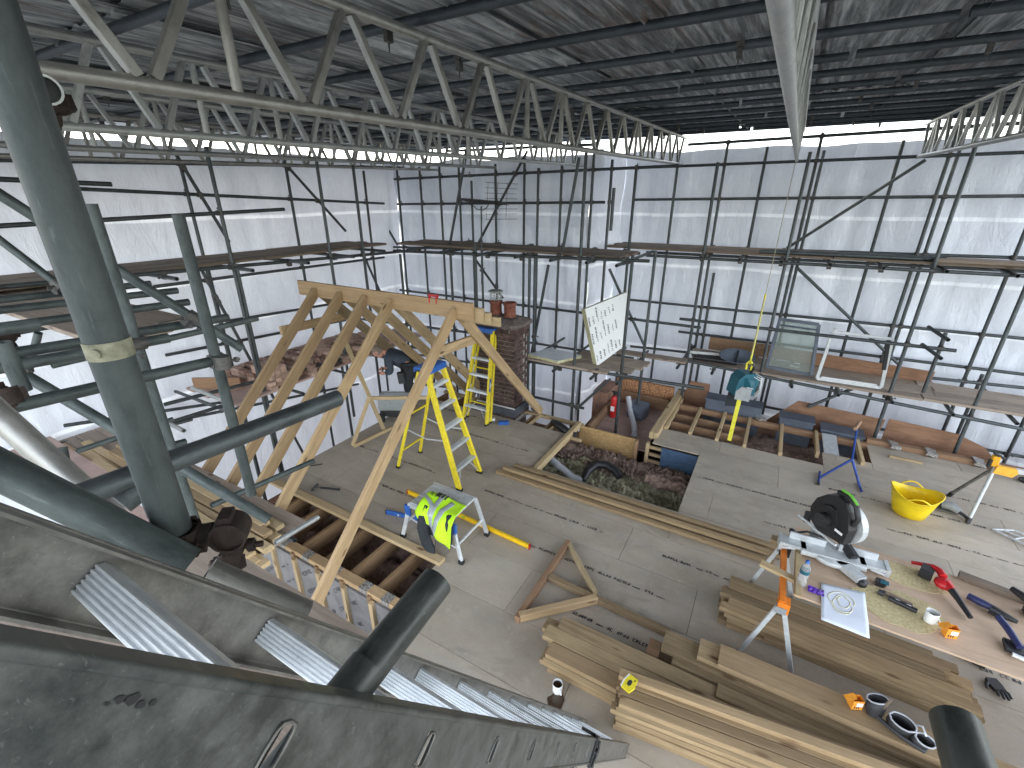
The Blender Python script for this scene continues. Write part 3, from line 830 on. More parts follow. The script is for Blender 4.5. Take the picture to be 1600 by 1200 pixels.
MB().cyl((-1.05, .255, 3.135), (-1.05, .34, 3.165), .027, n=24).obj('sleeve', 'galv_tube', nl.t)
nx(560, 1062, 683, 908, -.345, 'transom', 'alu_dark', .02, 32)
nx(540, 1085, 575, 1040, -.345, 'transom', 'alu_dark', .1, 32)
nl.add('standard', (-2.25, 1.07, 2.2), (-2.25, 1.07, aX(272, 335, -2.25).z), .0245, 'galv_old', 20)
p = aT(175, 420, 2.05); nl.add('standard', (p.x, p.y, 1.9), (p.x, p.y, aT(128, 318, 2.0).z), .0245, 'galv_old', 20)
p = aT(165, 620, 3.4); nl.add('standard', (p.x, p.y, 1.2), (p.x, p.y, 3.55), .0245, 'galv_old', 16)
p = aT(28, 590, 1.6); nl.add('standard', (p.x, p.y, p.z - .05), (p.x, p.y, p.z + .13), .0245, 'galv_old', 20)
p = aT(30, 570, 1.55)
nx(0, 575, 263, 528, -2.6, ext0=.5); nx(0, 555, 140, 533, -2.75, ext0=.5); nx(0, 640, 352, 560, -2.25, ext0=.5)
nx(60, 478, 277, 454, -4.0, ext0=.3); nx(60, 503, 294, 472, -3.6, ext0=.3); nx(0, 515, 60, 506, -2.6, ext0=.5); nx(150, 530, 356, 496, -2.9)
nx(60, 462, 235, 443, -4.4, ext0=.3)
nx(140, 815, 232, 765, -3.6); nx(120, 705, 270, 655, -5.0); nx(255, 700, 290, 690, -3.4); nx(330, 790, 490, 720, -3.6); nx(430, 848, 497, 808, -3.3, mat='galv_light')
tline(0, 304, 2.0, 378, 545, 2.7, 'brace', ext0=.4); tline(0, 375, 3.0, 190, 520, 3.3, 'brace', ext0=.3)
tline(27, 579, 2.0, 420, 812, 2.2, 'brace'); tline(60, 520, 3.3, 30, 640, 3.5, 'brace')
tline(60, 764, .62, 296, 882, .68, 'brace', 'galv_old', .0242, .45, 0, 32)
tline(325, 893, .92, 478, 958, 1.0, 'brace', 'alu_dull', .0262, 0, 0, 32)
tline(0, 650, 1.0, 140, 775, 1.05, 'brace', 'aluminium', .0262, .1, .1, 28)
tline(90, 700, 1.5, 110, 800, 1.5, 'standard', 'galv_old', .0245, 0, 0, 16)
# cast band round the thick standard
bd = MB().cyl((P0.x, P0.y, 3.505), (P0.x, P0.y, 3.528), .0256, n=32); bd.cyl((P0.x + .016, P0.y - .0185, 3.5165), (P0.x + .0195, P0.y - .0225, 3.5165), .006, n=12)
bd.obj('band', 'cast_band', nl.t)
nl.couple(60, .15)
# heavy rusty swivel couplers beside the camera
def swivel(p, X, Z, s=1.0, mat='rusty_steel'):
    b_ = MB()
    for q in (-1, 1):
        A_ = (lambda a, e, h: (a, e, h)) if q < 0 else (lambda a, e, h: (-e, a, h))
        cz = q * .038
        b_.cyl(A_(-.024, 0, cz), A_(.024, 0, cz), .0315, n=24, hollow=.006)
        b_.bar(A_(-.02, .034, cz + .008), A_(.02, .034, cz + .008), .022, .016); b_.bar(A_(-.018, .034, cz - .012), A_(.018, .034, cz - .012), .02, .012)
        b_.cyl(A_(0, .036, cz - .026), A_(0, .04, cz + .048), .0062, n=10); b_.cyl(A_(0, .038, cz + .022), A_(0, .0385, cz + .034), .013, n=6)
        b_.bar(A_(-.018, -.034, cz), A_(.018, -.034, cz), .016, .022)
    b_.cyl((0, 0, -.012), (0, 0, .012), .022, n=12)
    b_.v = [tuple(V(v) * s) for v in b_.v]
    return place('coupler', b_.mesh('coupler', mat), p, X, Z, nl.t)
swivel(V((P0.x + .03, P0.y + .03, 3.20)), (0, 0, 1), (.7, .7, 0), .86); swivel(aT(352, 888, 1.05), (.3, 1, -.3), (.7, 0, .7), .8)
swivel(aT(76, 168, .95), (0, 1, 0), (1, 0, .3), .8); swivel(aT(5, 622, 1.4), (0, 1, 0), (1, 0, .3), 1.1); swivel(aT(12, 535, 2.0), (0, 1, 0), (.4, 0, 1), 1.0)
tube('stub', aT(71, 140, .80), aT(71, 140, .80) + ray(71, 150) * .35, .0242, 'galv_light', nl.t, 20)

# ================================================================== WALKWAYS OF SCAFFOLD BOARDS
def walkway(name_label, a, b, zs, width_n, axis, mat='board_grey', z=2.79, over=.0, jog=.12, w=.222, seglen=3.9):
    """boards side by side; axis 'x' or 'y'; a,b = extent along the axis; zs = start across"""
    t = thing('walkway', name_label, 'walkway', (a if axis == 'x' else zs, zs if axis == 'x' else a, z), 'scaffold board walkways')
    for i in range(width_n):
        s = a + random.uniform(-jog, jog); k = 0
        while s < b - .3:
            e = min(s + seglen * random.uniform(.85, 1), b + random.uniform(-jog, jog))
            c = zs + i * (w + .006) + w / 2; zz = z + .004 * (k % 2) + random.uniform(-.002, .004)
            if axis == 'x': beam('board', (s, c, zz), (e, c + random.uniform(-.01, .01), zz + random.uniform(-.01, .01)), w, .038, mat, t)
            else: beam('board', (c, s, zz), (c + random.uniform(-.01, .01), e, zz + random.uniform(-.01, .01)), w, .038, mat, t)
            s = e + .01; k += 1
    return t
walkway('upper walkway of scaffold boards along the left sheeting', -2.5, 7.0, XO + .15, 5, 'y', z=2.80, mat='old_wood')
walkway('upper walkway of scaffold boards across the back left behind the aerial mast', -6.9, -2.2, I2 + .05, 4, 'x', z=2.80, mat='old_wood')
walkway('upper walkway of scaffold boards across the back right, seen nearly edge-on', -2.9, 5.5, IN + .05, 4, 'x', z=2.80, mat='old_wood')
walkway('lower walkway of scaffold boards at the back right, under the window frames', -1.15, 5.4, IN - .05, 4, 'x', z=.80)
walkway('lower walkway at the left loaded with salvaged bricks', 3.3, 7.6, XO + .1, 6, 'y', z=.76, mat='pink_board')
# a few extra boards and steel stock lying on the upper right walkway
tb = thing('tube_bundle', 'bundle of dark tubes lying on the upper back right walkway', 'tubes', (0, 9, 2.85))
for i in range(4): tube('tube', (-.35 + .05 * i, 8.75 + .06 * i, 2.855), (1.75 + .1 * i, 8.8 + .06 * i, 2.86), .027, 'galv_tube', tb)
o = beam('loose_board', (1.9, 8.82, 2.85), (5.6, 8.85, 2.86), .225, .038, 'old_wood', None); tags(o, 'dark loose board on the upper back right walkway, right of the tube bundle', 'board')
# near left platform of two boards
npf = thing('walkway', 'two grey boards of the near platform behind the thick standard', 'walkway', (-5, 1.5, 2.75), 'scaffold board walkways')
for i, (y, x1) in enumerate([(1.31, -3.88), (1.545, -4.02), (1.78, -4.2)]):
    beam('board', (-8.1, y, 2.735), (x1, y, 2.735), .228, .038, 'board_grey', npf)
    MB().box((x1 - .03, y, 2.735), (.05, .231, .041)).obj('end_band', 'coupler_steel', npf)
tube('bearer', (-3.95, .9, 2.69), (-3.95, 2.3, 2.69), .0245, 'galv_old', npf); tube('bearer', (-5.2, .9, 2.69), (-5.2, 2.3, 2.69), .0245, 'galv_old', npf)
# upper right leaning plywood strips and boards on the lower right walkway
o = MB().box((1.35, 9.6, .92), (2.4, .02, .24), Euler((.1, .03, 0)).to_matrix()).obj('plywood_strip', 'plywood', None); tags(o, 'long reddish plywood strip standing behind the empty window frame', 'plywood')
o = MB().box((-.3, 9.62, .95), (1.3, .02, .26)).obj('plywood_strip', 'brown_wood', None); tags(o, 'brown plywood strip standing behind the black tubes and dish on the walkway', 'plywood')

# salvaged bricks on the left walkway (each pile is one thing of loose bricks)
BRK = MB().bar((-.1075, 0, 0), (.1075, 0, 0), .1025, .065, ch=.004).mesh('brick', 'brick_pale')
BRK2 = MB().bar((-.1075, 0, 0), (.1075, 0, 0), .1025, .065, ch=.004).mesh('brick', 'brick_red')
bp = thing('brick_pile', 'long untidy pile of salvaged pale red bricks on the left walkway', 'bricks', (-7.3, 5.5, .78))
nb = 0
for j in range(26):
    for i in range(6):
        for k in range(random.choice([2, 2, 3, 3, 3])):
            if nb > 290: break
            if i < 1 and k > 1: continue
            y = 3.95 + j * .125; x = -7.95 + i * .225
            if i == 5 and j % 3: continue
            a = random.uniform(-.05, .05)
            place('brick', random.choice([BRK, BRK, BRK2]), (x + random.uniform(-.012, .012), y + random.uniform(-.008, .008), .815 + .068 * k), (math.cos(a), math.sin(a), random.uniform(-.012, .012)), (0, 0, 1), bp); nb += 1
sb = thing('brick_stack', 'neat stack of clean pale bricks at the near end of the left walkway', 'bricks', (-6.9, 4.0, .78))
for k in range(5):
    for i in range(3):
        place('brick', BRK, (-6.93 + .0, 4.0 + .11 * i, .815 + .067 * k), (1, .03, 0), (0, 0, 1), sb); place('brick', BRK, (-7.16, 4.0 + .11 * i, .815 + .067 * k), (1, .02, 0), (0, 0, 1), sb)
o = beam('kerb_board', (-7.95, 3.35, .86), (-7.3, 3.75, .86), .04, .2, 'brown_wood', None); tags(o, 'dark brown off-cut board standing on edge at the near end of the brick walkway', 'board')

# ================================================================== ROOF FRAME
rf = thing('roof_frame', 'fresh timber A-frame of rafters meeting at a ridge board on the deck', 'roof frame', (-4.5, 4.35, 0))
RX = [-3.3, -4.33, -4.79, -5.27, -5.8]
beam('ridge_board', (-6.2, 4.35, 2.43), (-3.04, 4.35, 2.43), .045, .21, 'rafter_wood', rf)
for i, (x1, z, h) in enumerate([(-2.93, 2.39, .17), (-2.86, 2.35, .14), (-2.76, 2.31, .11)]):
    beam('ridge_packer', (-3.5, 4.40 + .05 * i, z), (x1, 4.40 + .05 * i, z), .045, h, 'pale_wood', rf)
for i, x in enumerate(RX):
    m_ = 'rafter_wood'
    beam('rafter', (x, 4.33, 2.42), (x + (.0 if i else .0), 1.80, -.02 if i else -.06), .047, .145, m_, rf, up=(0, -1, 1))
    if i != 99: beam('rafter', (x, 4.37, 2.42), (x - .02, 6.82, -.0), .047, .145, m_ if i == 0 else 'treated_wood', rf, up=(0, 1, 1))
beam('collar', (-3.35, 3.95, 1.98), (-3.35, 4.9, 1.93), .047, .12, 'rafter_wood', rf)
beam('collar', (-5.86, 3.7, 1.96), (-5.86, 4.95, 1.93), .047, .12, 'rafter_wood', rf)
#beam('brace', (-3.24, 1.95, .02), (-3.24, 3.9, 1.95), .022, .09, 'rafter_wood', rf, up=(0, -1, 1))
cl = MB().box((0, 0, 0), (.14, .03, .03)).box((-.06, 0, -.05), (.02, .03, .09)).box((.05, 0, -.05), (.02, .03, .09)).cyl((.05, -.0, -.06), (.14, 0, -.06), .012)
o = cl.obj('bar_clamp', 'red_plastic', None); o.location = (-3.62, 4.34, 2.57); tags(o, 'small red clamp on top of the ridge board', 'clamp')

# triangle frame standing by the man, and the triangle frame lying on the deck
tf = thing('timber_triangle', 'small timber triangle standing on the deck beside the man', 'timber frame', (-5.2, 4.6, 0), 'nailed timber triangles')
def pxb(nm, u0, v0, u1, v1, x, w, h, mat, par):
    beam(nm, aX(u0, v0, x), aX(u1, v1, x), w, h, mat, par, up=(1, 0, 0))
pxb('strut', 551, 696, 577, 620, -5.22, .06, .035, 'pale_wood', tf); pxb('strut', 613, 668, 553, 697, -5.22, .06, .035, 'pale_wood', tf)
pxb('strut', 538, 530, 600, 672, -5.26, .06, .035, 'pale_wood', tf); beam('strut', aX(578, 622, -5.3), aX(577, 622, -5.3) + V((.45, .85, -.22)), .035, .06, 'pale_wood', tf)
tl = thing('timber_triangle', 'timber triangle with a long tail lying flat on the deck in the middle', 'timber frame', (-1.2, 3.2, 0), 'nailed timber triangles')
def fl(nm, u0, v0, u1, v1, z, w, h, mat, par=None, **k): return beam(nm, aZ(u0, v0, z), aZ(u1, v1, z), w, h, mat, par, **k)
fl('strut', 888, 848, 808, 968, .045, .05, .08, 'brown_wood', tl); fl('strut', 888, 850, 930, 928, .045, .045, .06, 'pale_wood', tl)
fl('strut', 812, 964, 932, 936, .06, .06, .09, 'rafter_wood', tl); fl('strut', 858, 902, 1045, 990, .045, .06, .06, 'treated_wood', tl)

# ================================================================== CHIMNEY
ch = thing('chimney', 'dark brick chimney stack with a flaunched cement top behind the stepladder', 'chimney', (-3.97, 6.55, 0))
cx0, cx1, cy0, cy1 = -4.34, -3.6, 6.31, 6.80
MB().box(((cx0 + cx1) / 2, (cy0 + cy1) / 2, .75), (cx1 - cx0 - .024, cy1 - cy0 - .024, 1.94)).obj('mortar_core', 'mortar', ch)
CB = MB().bar((-.1035, 0, 0), (.1035, 0, 0), .1, .0655, ch=.003).mesh('brick', 'brick_dark')
CH = MB().bar((-.048, 0, 0), (.048, 0, 0), .1, .0655, ch=.003).mesh('brick', 'brick_dark')
def course(z, odd, grow=0.0):
    x0, x1, y0, y1 = cx0 - grow, cx1 + grow, cy0 - grow, cy1 + grow
    jit = lambda: random.uniform(-.004, .004)
    x = x0 + (0 if odd else .108)
    while x + .2 < x1 + .02:
        place('brick', CB, (x + .104, y0 + .05 + jit(), z), (1, 0, 0), (0, 0, 1), ch); x += .2165
    if not odd: place('brick', CH, (x0 + .05, y0 + .05 + jit(), z), (1, 0, 0), (0, 0, 1), ch)
    elif x + .06 < x1: place('brick', CH, (x1 - .05, y0 + .05 + jit(), z), (1, 0, 0), (0, 0, 1), ch)
    y = y0 + (.104 if odd else 0)
    while y + .2 < y1 + .03:
        place('brick', CB, (x1 - .05 + jit(), y + .104, z), (0, 1, 0), (0, 0, 1), ch); y += .2165
    if y + .08 < y1: place('brick', CH, (x1 - .05 + jit(), y1 - .05, z), (0, 1, 0), (0, 0, 1), ch)
z = .03
for k in range(22):
    course(z, k % 2, .012 * max(0, k - 19) + (.02 if k < 2 else 0)); z += .0755
# cement flaunching with an uneven edge
fv = []; nfl = 28
for ring, (g, zz) in enumerate([(.05, 1.66), (.075, 1.70), (.07, 1.735), (-.05, 1.79), (-.2, 1.80)]):
    for i in range(nfl):
        a = 2 * math.pi * i / nfl; c_, s_ = math.cos(a), math.sin(a); m_ = max(abs(c_), abs(s_))
        hx, hy = (cx1 - cx0) / 2 + g, (cy1 - cy0) / 2 + g
        fv.append(((cx0 + cx1) / 2 + hx * c_ / m_ + random.uniform(-.012, .012), (cy0 + cy1) / 2 + hy * s_ / m_ + random.uniform(-.012, .012), zz + random.uniform(-.008, .008)))
ff = [(j * nfl + i, j * nfl + (i + 1) % nfl, (j + 1) * nfl + (i + 1) % nfl, (j + 1) * nfl + i) for j in range(4) for i in range(nfl)] + [tuple(range(nfl))[::-1], tuple(range(4 * nfl, 5 * nfl))]
MB().add(fv, ff).obj('flaunching', 'cement', ch)
MB().bar((cx0 - .03, cy0 - .022, .12), (cx1 + .03, cy0 - .022, .14), .012, .16).obj('lead_flashing', 'lead_dark', ch)
MB().bar((cx1 + .022, cy0 - .03, .14), (cx1 + .022, cy1, .14), .012, .16).obj('lead_flashing', 'lead_dark', ch)
MB().bar((cx0 - .03, cy0 - .03, .222), (cx1 + .03, cy0 - .03, .222), .014, .02).obj('mortar_line', 'pvc_white', ch)
def pot(name, x, y, mat, label):
    t = thing(name, label, 'chimney pot', (x, y, 1.78), 'chimney pots')
    MB().lathe([(.105, 1.77), (.11, 1.80), (.10, 1.84), (.10, 1.98), (.115, 1.99), (.118, 2.03), (.105, 2.04), (.09, 2.04), (.085, 1.85)], (x, y, 0), 20).obj('pot', mat, t)
    return t
pot('chimney_pot', -3.84, 6.58, 'terracotta', 'open round terracotta pot on the right of the chimney')
t = pot('chimney_pot', -4.13, 6.6, 'terracotta', 'dark red chimney pot wearing a wire cowl, on the left of the chimney')
g = MB()
for i in range(10):
    a = i * math.pi / 5; g.cyl((-4.13 + .1 * math.cos(a), 6.6 + .1 * math.sin(a), 2.02), (-4.13 + .1 * math.cos(a), 6.6 + .1 * math.sin(a), 2.2), .005, n=5)
for zz in (2.06, 2.13): g.lathe([(.1, zz), (.104, zz + .006), (.1, zz + .012)], (-4.13, 6.6, 0), 16)
g.obj('wire_cage', 'galv_light', t); MB().lathe([(0, 2.235), (.1, 2.215), (.135, 2.195), (.13, 2.19), (0, 2.2)], (-4.13, 6.6, 0), 20).obj('cowl_lid', 'galv_light', t)

# aerial on its mast with a starling-like tangle of twigs replaced by the log elements
an = thing('tv_aerial', 'television aerial with a wire grid reflector and many-armed boom on a thin mast', 'aerial', (-4.7, 7.0, 2.8))
A = lambda u, v: aY(u, v, 7.0)
MB().cyl(A(752, 322), V((A(752, 410).x, 7, 2.2)), .014, n=8).obj('mast', 'galv_tube', an)
g = MB()
for i in range(8):
    q = i / 7; g.cyl(A(759 + 9 * (1 if i > 3 else 0) * 0 + (0), 285 + 58 * q) + V((-.01, 0, 0)), A(797, 287 + 56 * q) + V((0, .25, 0)), .004, n=5)
for q in (.1, .5, .9): g.cyl(A(759 + 38 * q, 285), A(759 + 38 * q - 3, 343), .004, n=5)
g.obj('reflector', 'coupler_steel', an)
g = MB(); p0, p1 = A(722, 312), A(790, 318); g.cyl(p0, p1, .009, n=6)
for i in range(26):
    p = p0.lerp(p1, i / 25 * .95)
    g.cyl(p + V((-.03, -.12, .035)), p + V((.03, .12, -.035)), .004, n=5); g.cyl(p + V((.03, -.1, -.03)), p + V((-.03, .1, .03)), .004, n=5)
g.path([A(740, 322), A(745, 327), A(755, 328), A(762, 323), A(764, 317)], .008, 6)
g.obj('boom', 'coupler_steel', an)

# ================================================================== TIMBER
GRP_T = 'treated timbers lying on the deck'
def timber(y, x0, x1, ztop, w, h, mat, label, skew=0.0, cat='timber', z_roll=0.0):
    L = x1 - x0
    o = beam('timber', (x0, y, ztop - h / 2), (x1, y + skew * L, ztop - h / 2), w, h, mat, None)
    return tags(o, label, cat, GRP_T)
def stack(name, cols, layers, y0, x0, x1, z0, w, h, skew, mat='treated_wood', stag=.1, ends=None):
    names = ['bottom', 'second', 'third', 'fourth', 'fifth', 'sixth', 'seventh']
    cn = {1: [''], 2: ['front', 'back'], 3: ['front', 'middle', 'back'], 4: ['front', 'second from front', 'third from front', 'back'], 5: ['front', 'second from front', 'middle', 'fourth from front', 'back']}[cols]
    for k in range(layers):
        for i in range(cols):
            lay = 'top' if k == layers - 1 else names[k]
            e = random.uniform(-stag, stag)
            timber(y0 + i * (w + .006) + random.uniform(-.006, .006), x0 + e, x1 + random.uniform(-.3, .1), z0 + (k + 1) * (h + .002), w, h, mat,
                   'timber in the %s, %s layer, %s row' % (name, lay, cn[i] or 'only'), skew + random.uniform(-.004, .004))
# C: wide joists left of centre foreground
stack('wide joist pile beside the near mug', 3, 4, 2.475, -1.15, 1.6, 0.0, .135, .047, .004)
# E: wide boards starting by the triangle tail
for (y, x0, x1, zt, w, lab) in [(2.93, -.28, 2.6, .10, .19, 'wide pale board under the two stepped boards, foreground centre'), (3.0, -.25, 1.9, .245, .2, 'wide pale board starting at the tail of the timber triangle'), (3.03, .02, 2.3, .29, .19, 'short-stepped wide board lying second on the pile at centre foreground'),
                                (3.01, .17, 2.35, .335, .2, 'topmost wide smooth board, carrying the tool pouch'), (2.79, .2, 2.5, .215, .12, 'narrow pale board in front of the wide smooth boards')]:
    timber(y, x0, x1, zt, w, .043, 'treated_wood', lab, .006)
timber(2.93, -.1, 2.5, .15, .19, .047, 'treated_wood', 'board hidden second from the bottom of the centre foreground pile', .004)
timber(2.95, -.15, 2.5, .2, .19, .047, 'treated_wood', 'board third from the bottom of the centre foreground pile', .004)
timber(2.88, -.36, -.26, .16, .3, .05, 'brown_wood', 'short brown off-cut under the start of the wide boards', 0)
timber(2.83, -.9, .6, .15, .05, .1, 'brown_wood', 'thin brown batten behind the wide joists', .01)
# D: narrow square timbers in the near foreground
stack('foreground pile below the yellow packet', 4, 6, 2.285, -.44, 2.3, 0.0, .068, .048, .14, 'treated_wood', .035)
timber(2.46, -.47, 2.4, .345, .07, .045, 'treated_wood', 'single timber on top of the foreground pile, beside the yellow packet', .14)
# B: long pile under the saw bench
stack('pile under the saw bench', 5, 4, 3.68, .15, 1.88, 0.0, .088, .047, -.035, 'treated_wood', .05)
for i, (y, x0, x1, zt) in enumerate([(3.62, .2, 1.75, .03), (3.58, .5, 1.95, .1)]):
    timber(y, x0, x1, zt + .02, .05, .03, 'treated_wood', ['thin batten on the deck along the front of the saw bench pile', 'thin batten leaning on the front of the saw bench pile'][i], .03)
# A: long timbers along the near edge of the loft opening
for i, (y, zt, x0, x1) in enumerate([(4.72, .05, -2.98, .55), (4.79, .1, -2.9, .5), (4.86, .05, -2.95, .62), (4.93, .09, -2.8, .6), (5.0, .05, -2.7, .62)]):
    timber(y, x0, x1, zt, .066, .047, 'treated_wood', 'long timber %s along the near edge of the loft opening' % ['nearest the viewer', 'second', 'third', 'fourth', 'farthest'][i], random.uniform(-.003, .003))
timber(2.96, -5.75, -2.57, .045, .1, .05, 'pale_wood', 'long knotty timber along the deck edge behind the near opening', -.008)
timber(8.1, 2.0, 2.4, .03, .05, .03, 'pale_wood', 'small batten piece near the far deck edge', 0)
# pale planks piled on the near left scaffold
GRP_P = 'pale planks piled on the left scaffold'
spec = [(1.62, -7.9, -3.95, .30), (1.72, -7.4, -3.88, .30), (1.82, -7.7, -4.02, .31), (1.92, -6.9, -4.1, .30), (2.02, -7.2, -4.2, .32), (1.66, -6.9, -4.05, .35), (1.77, -6.3, -3.98, .35), (1.88, -7.0, -4.15, .36), (1.98, -6.6, -4.3, .37), (1.7, -6.2, -4.3, .40), (1.5, -6.2, -4.6, .3), (1.4, -5.9, -4.9, .3)]
ordn = ['nearest the ladder', 'second from the near side', 'third from the near side', 'fourth from the near side', 'far side']
for i, (y, x0, x1, z) in enumerate(spec):
    z += .26; x0 -= .1; x1 += .3; y -= .02
    o = beam('plank', (x0, y, z), (x1, y + random.uniform(-.05, .05), z + random.uniform(-.01, .01)), .095, .047, random.choice(['pale_wood', 'pale_wood', 'treated_wood']), None)
    lab = ['pale plank, bottom layer, %s' % s for s in ordn] + ['pale plank, second layer, %s' % s for s in ordn[:4]] + ['pale plank lying alone on top of the left pile', 'short pale plank in front of the left pile', 'shortest pale off-cut in front of the left pile']
    tags(o, lab[i], 'plank', GRP_P)
for i, (y, x1) in enumerate([(1.14, -4.4), (1.38, -4.3)]):
    o = beam('facing_board', (-8.3, y + .1, .60 + .02 * i), (x1 - .7, y + .1, .60 + .02 * i), .23, .022, 'pink_board', None); tags(o, ['pinkish wide board at the far left, the nearer of two', 'pinkish wide board at the far left, the farther of two'][i], 'board')
o = MB().cyl((-5.9, 1.50, .73), (-5.0, 1.48, .73), .055, n=20, hollow=.3).obj('plastic_pipe', 'hose_grey', None); tags(o, 'short grey plastic pipe lying on the pale planks', 'pipe')
lp = thing('walkway', 'low platform of boards under the pale planks at the left', 'walkway', (-6, 1.8, .25), 'scaffold board walkways')
for i in range(5): beam('board', (-8.3, 1.25 + .23 * i, .505), (-3.8, 1.25 + .23 * i, .505), .222, .038, 'board_grey', lp)
for x in (-7.6, -6.4, -5.2, -4.3): tube('bearer', (x, 1.0, .46), (x, 2.3, .46), .0245, 'galv_tube', lp)
tube('bearer', (-8.3, 2.1, .41), (-3.8, 2.1, .41), .0245, 'galv_tube', lp)

# ================================================================== LADDER IN THE FOREGROUND
LD = V((0, 1, -1.59)).normalized(); LN = V((0, 1.59, 1)).normalized()      # along the ladder, and out of it
def lp_(y, x, off=0.0): return V((x, y, 3.514 - 1.59 * y)) - LN * off
ld = thing('ladder', 'large grey aluminium ladder descending from the lower left to the deck', 'ladder', (-.46, 2.2, 0))
XN, XF = -.29, -.64
D_ = .085
def stile(x, y0, y1, side, slots):
    """channel section with real slot openings on the outer web"""
    M = Matrix((LD, V((0, 0, 0)) - LN, LD.cross(-LN))).transposed().to_4x4()
    b_ = MB()
    t = .004
    a, c_ = lp_(y0, x), lp_(y1, x)
    mid = (a + c_) / 2 - LN * (D_ / 2)
    # web built of cells, slots left open
    L = (c_ - a).length
    cells = []; s = 0
    pos = sorted(slots)
    o = a
    def web(s0, s1, d0, d1):
        p = o + LD * ((s0 + s1) / 2) - LN * ((d0 + d1) / 2)
        b_.bar(p - LD * (s1 - s0) / 2, p + LD * (s1 - s0) / 2, .004, d1 - d0, up=LN, ch=0)
    s = 0; g = .012
    for q in pos:
        web(s, q - g, 0, D_); web(q - g, q + g, 0, .020); web(q - g, q + g, .060, D_); s = q + g
    web(s, L, 0, D_)
    for dd in (0.0, D_):
        p, q = o - LN * dd - V((side * .012, 0, 0)), o + LD * L - LN * dd - V((side * .012, 0, 0))
        b_.bar(p, q, .028, .004, up=LN, ch=0); 
        b_.cyl(o - LN * dd + V((side * .001, 0, 0)), o + LD * L - LN * dd + V((side * .001, 0, 0)), .0048, n=8)
    return b_
rung_y = [.137 + .163 * k for k in range(-4, 14)]
def s_of(y, y0): return (y - y0) * math.sqrt(1 + 1.59 ** 2)
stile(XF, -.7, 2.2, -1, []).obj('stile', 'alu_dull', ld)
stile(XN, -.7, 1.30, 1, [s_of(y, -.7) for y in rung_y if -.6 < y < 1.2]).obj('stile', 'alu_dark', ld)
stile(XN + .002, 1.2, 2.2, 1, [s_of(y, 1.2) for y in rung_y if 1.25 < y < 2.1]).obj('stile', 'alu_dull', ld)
rg = MB()
# ridged D-section tread, one shared mesh, across local X
prof = [(-.019, -.012)]
for k in range(6):
    y = -.019 + k * .0062; prof += [(y, .010), (y + .0022, .0128), (y + .0040, .0128), (y + .0055, .010)]
prof += [(.021, .006), (.021, -.008), (.012, -.016), (-.010, -.016)]
L2 = (XN - XF) / 2 - .022; k = len(prof)
vs = [(sx * L2, y, z) for sx in (-1, 1) for y, z in prof]
rg.add(vs, [(i, (i + 1) % k, (i + 1) % k + k, i + k) for i in range(k)] + [tuple(range(k))[::-1], tuple(range(k, 2 * k))])
RUNG = rg.mesh('rung', 'alu_bright')
for y in rung_y:
    if y > 2.15: continue
    c_ = lp_(y, (XN + XF) / 2, .036)
    place('rung', RUNG, c_ - V((.018, 0, 0)), (1, 0, 0), V((0, -.51, .86)), ld)
# rims of the hollow rung ends on the near stile
rim = MB(); pts = []
w_, h_ = .0115, .0205
for k in range(12):
    a = 2 * math.pi * k / 12; c_, s_ = math.cos(a), math.sin(a)
    pts.append((w_ * (abs(c_) ** .6) * (1 if c_ > 0 else -1), h_ * (abs(s_) ** .6) * (1 if s_ > 0 else -1), 0))
rim.path(pts + [pts[0]], .0016, 6, False)
RIM = rim.mesh('rung_rim', 'alu_dull')
for y in rung_y:
    if -.6 < y < 2.1: MB().bar(lp_(y, XN - .012, .040) - LN * .021, lp_(y, XN - .012, .040) + LN * .021, .026, .004, up=(1, 0, 0)).obj('rung_shade_plate', 'black_leather', ld)  # black plate behind each slot paints the shade inside the hollow rung
    if -.6 < y < 2.1: place('rung_rim', RIM, lp_(y, XN + .003, .040), LD, (1, 0, 0), ld)
c_ = lp_(1.21, XN + .004, .04)
bk = MB().bar(c_ - LN * .06, c_ + LN * .055, .05, .012, up=(1, 0, 0)); bk.bar(c_ + LN * .05 + V((-.01, 0, 0)), c_ + LN * .05 + V((-.07, 0, 0)), .03, .012, up=LN); bk.cyl(c_ + V((.004, 0, 0)), c_ + V((.016, 0, 0)), .014); bk.path([c_ + LN * .04 + V((.012, 0, 0)), c_ + LD * .015 + LN * .01 + V((.014, 0, 0)), c_ - LN * .03 + V((.012, 0, 0)), c_ - LN * .055 + LD * .01 + V((.01, 0, 0))], .005)
bk.obj('locking_hook', 'black_plastic', ld)
st = MB()
for (yy, off, sz) in [(.054, .0145, .0055), (.058, .017, .004), (.050, .015, .004), (.062, .0155, .003), (.047, .018, .002)]:
    c_ = lp_(yy, XN + .0028, off)
    k = 9; st.add([c_ + LD * (sz * math.cos(2 * math.pi * i / k) * random.uniform(.6, 1.1)) + LN * (sz * .7 * math.sin(2 * math.pi * i / k) * random.uniform(.6, 1.1)) for i in range(k)], [tuple(range(k))])
st.obj('tar_blot', 'black_plastic', ld)
# plywood stage under the ladder head, lower left corner
o = MB().box((-1.25, .26, 2.48), (1.3, .72, .038)).obj('stage_board', 'board_grey', None); tags(o, 'worn board behind the ladder rungs in the lower left corner', 'board')

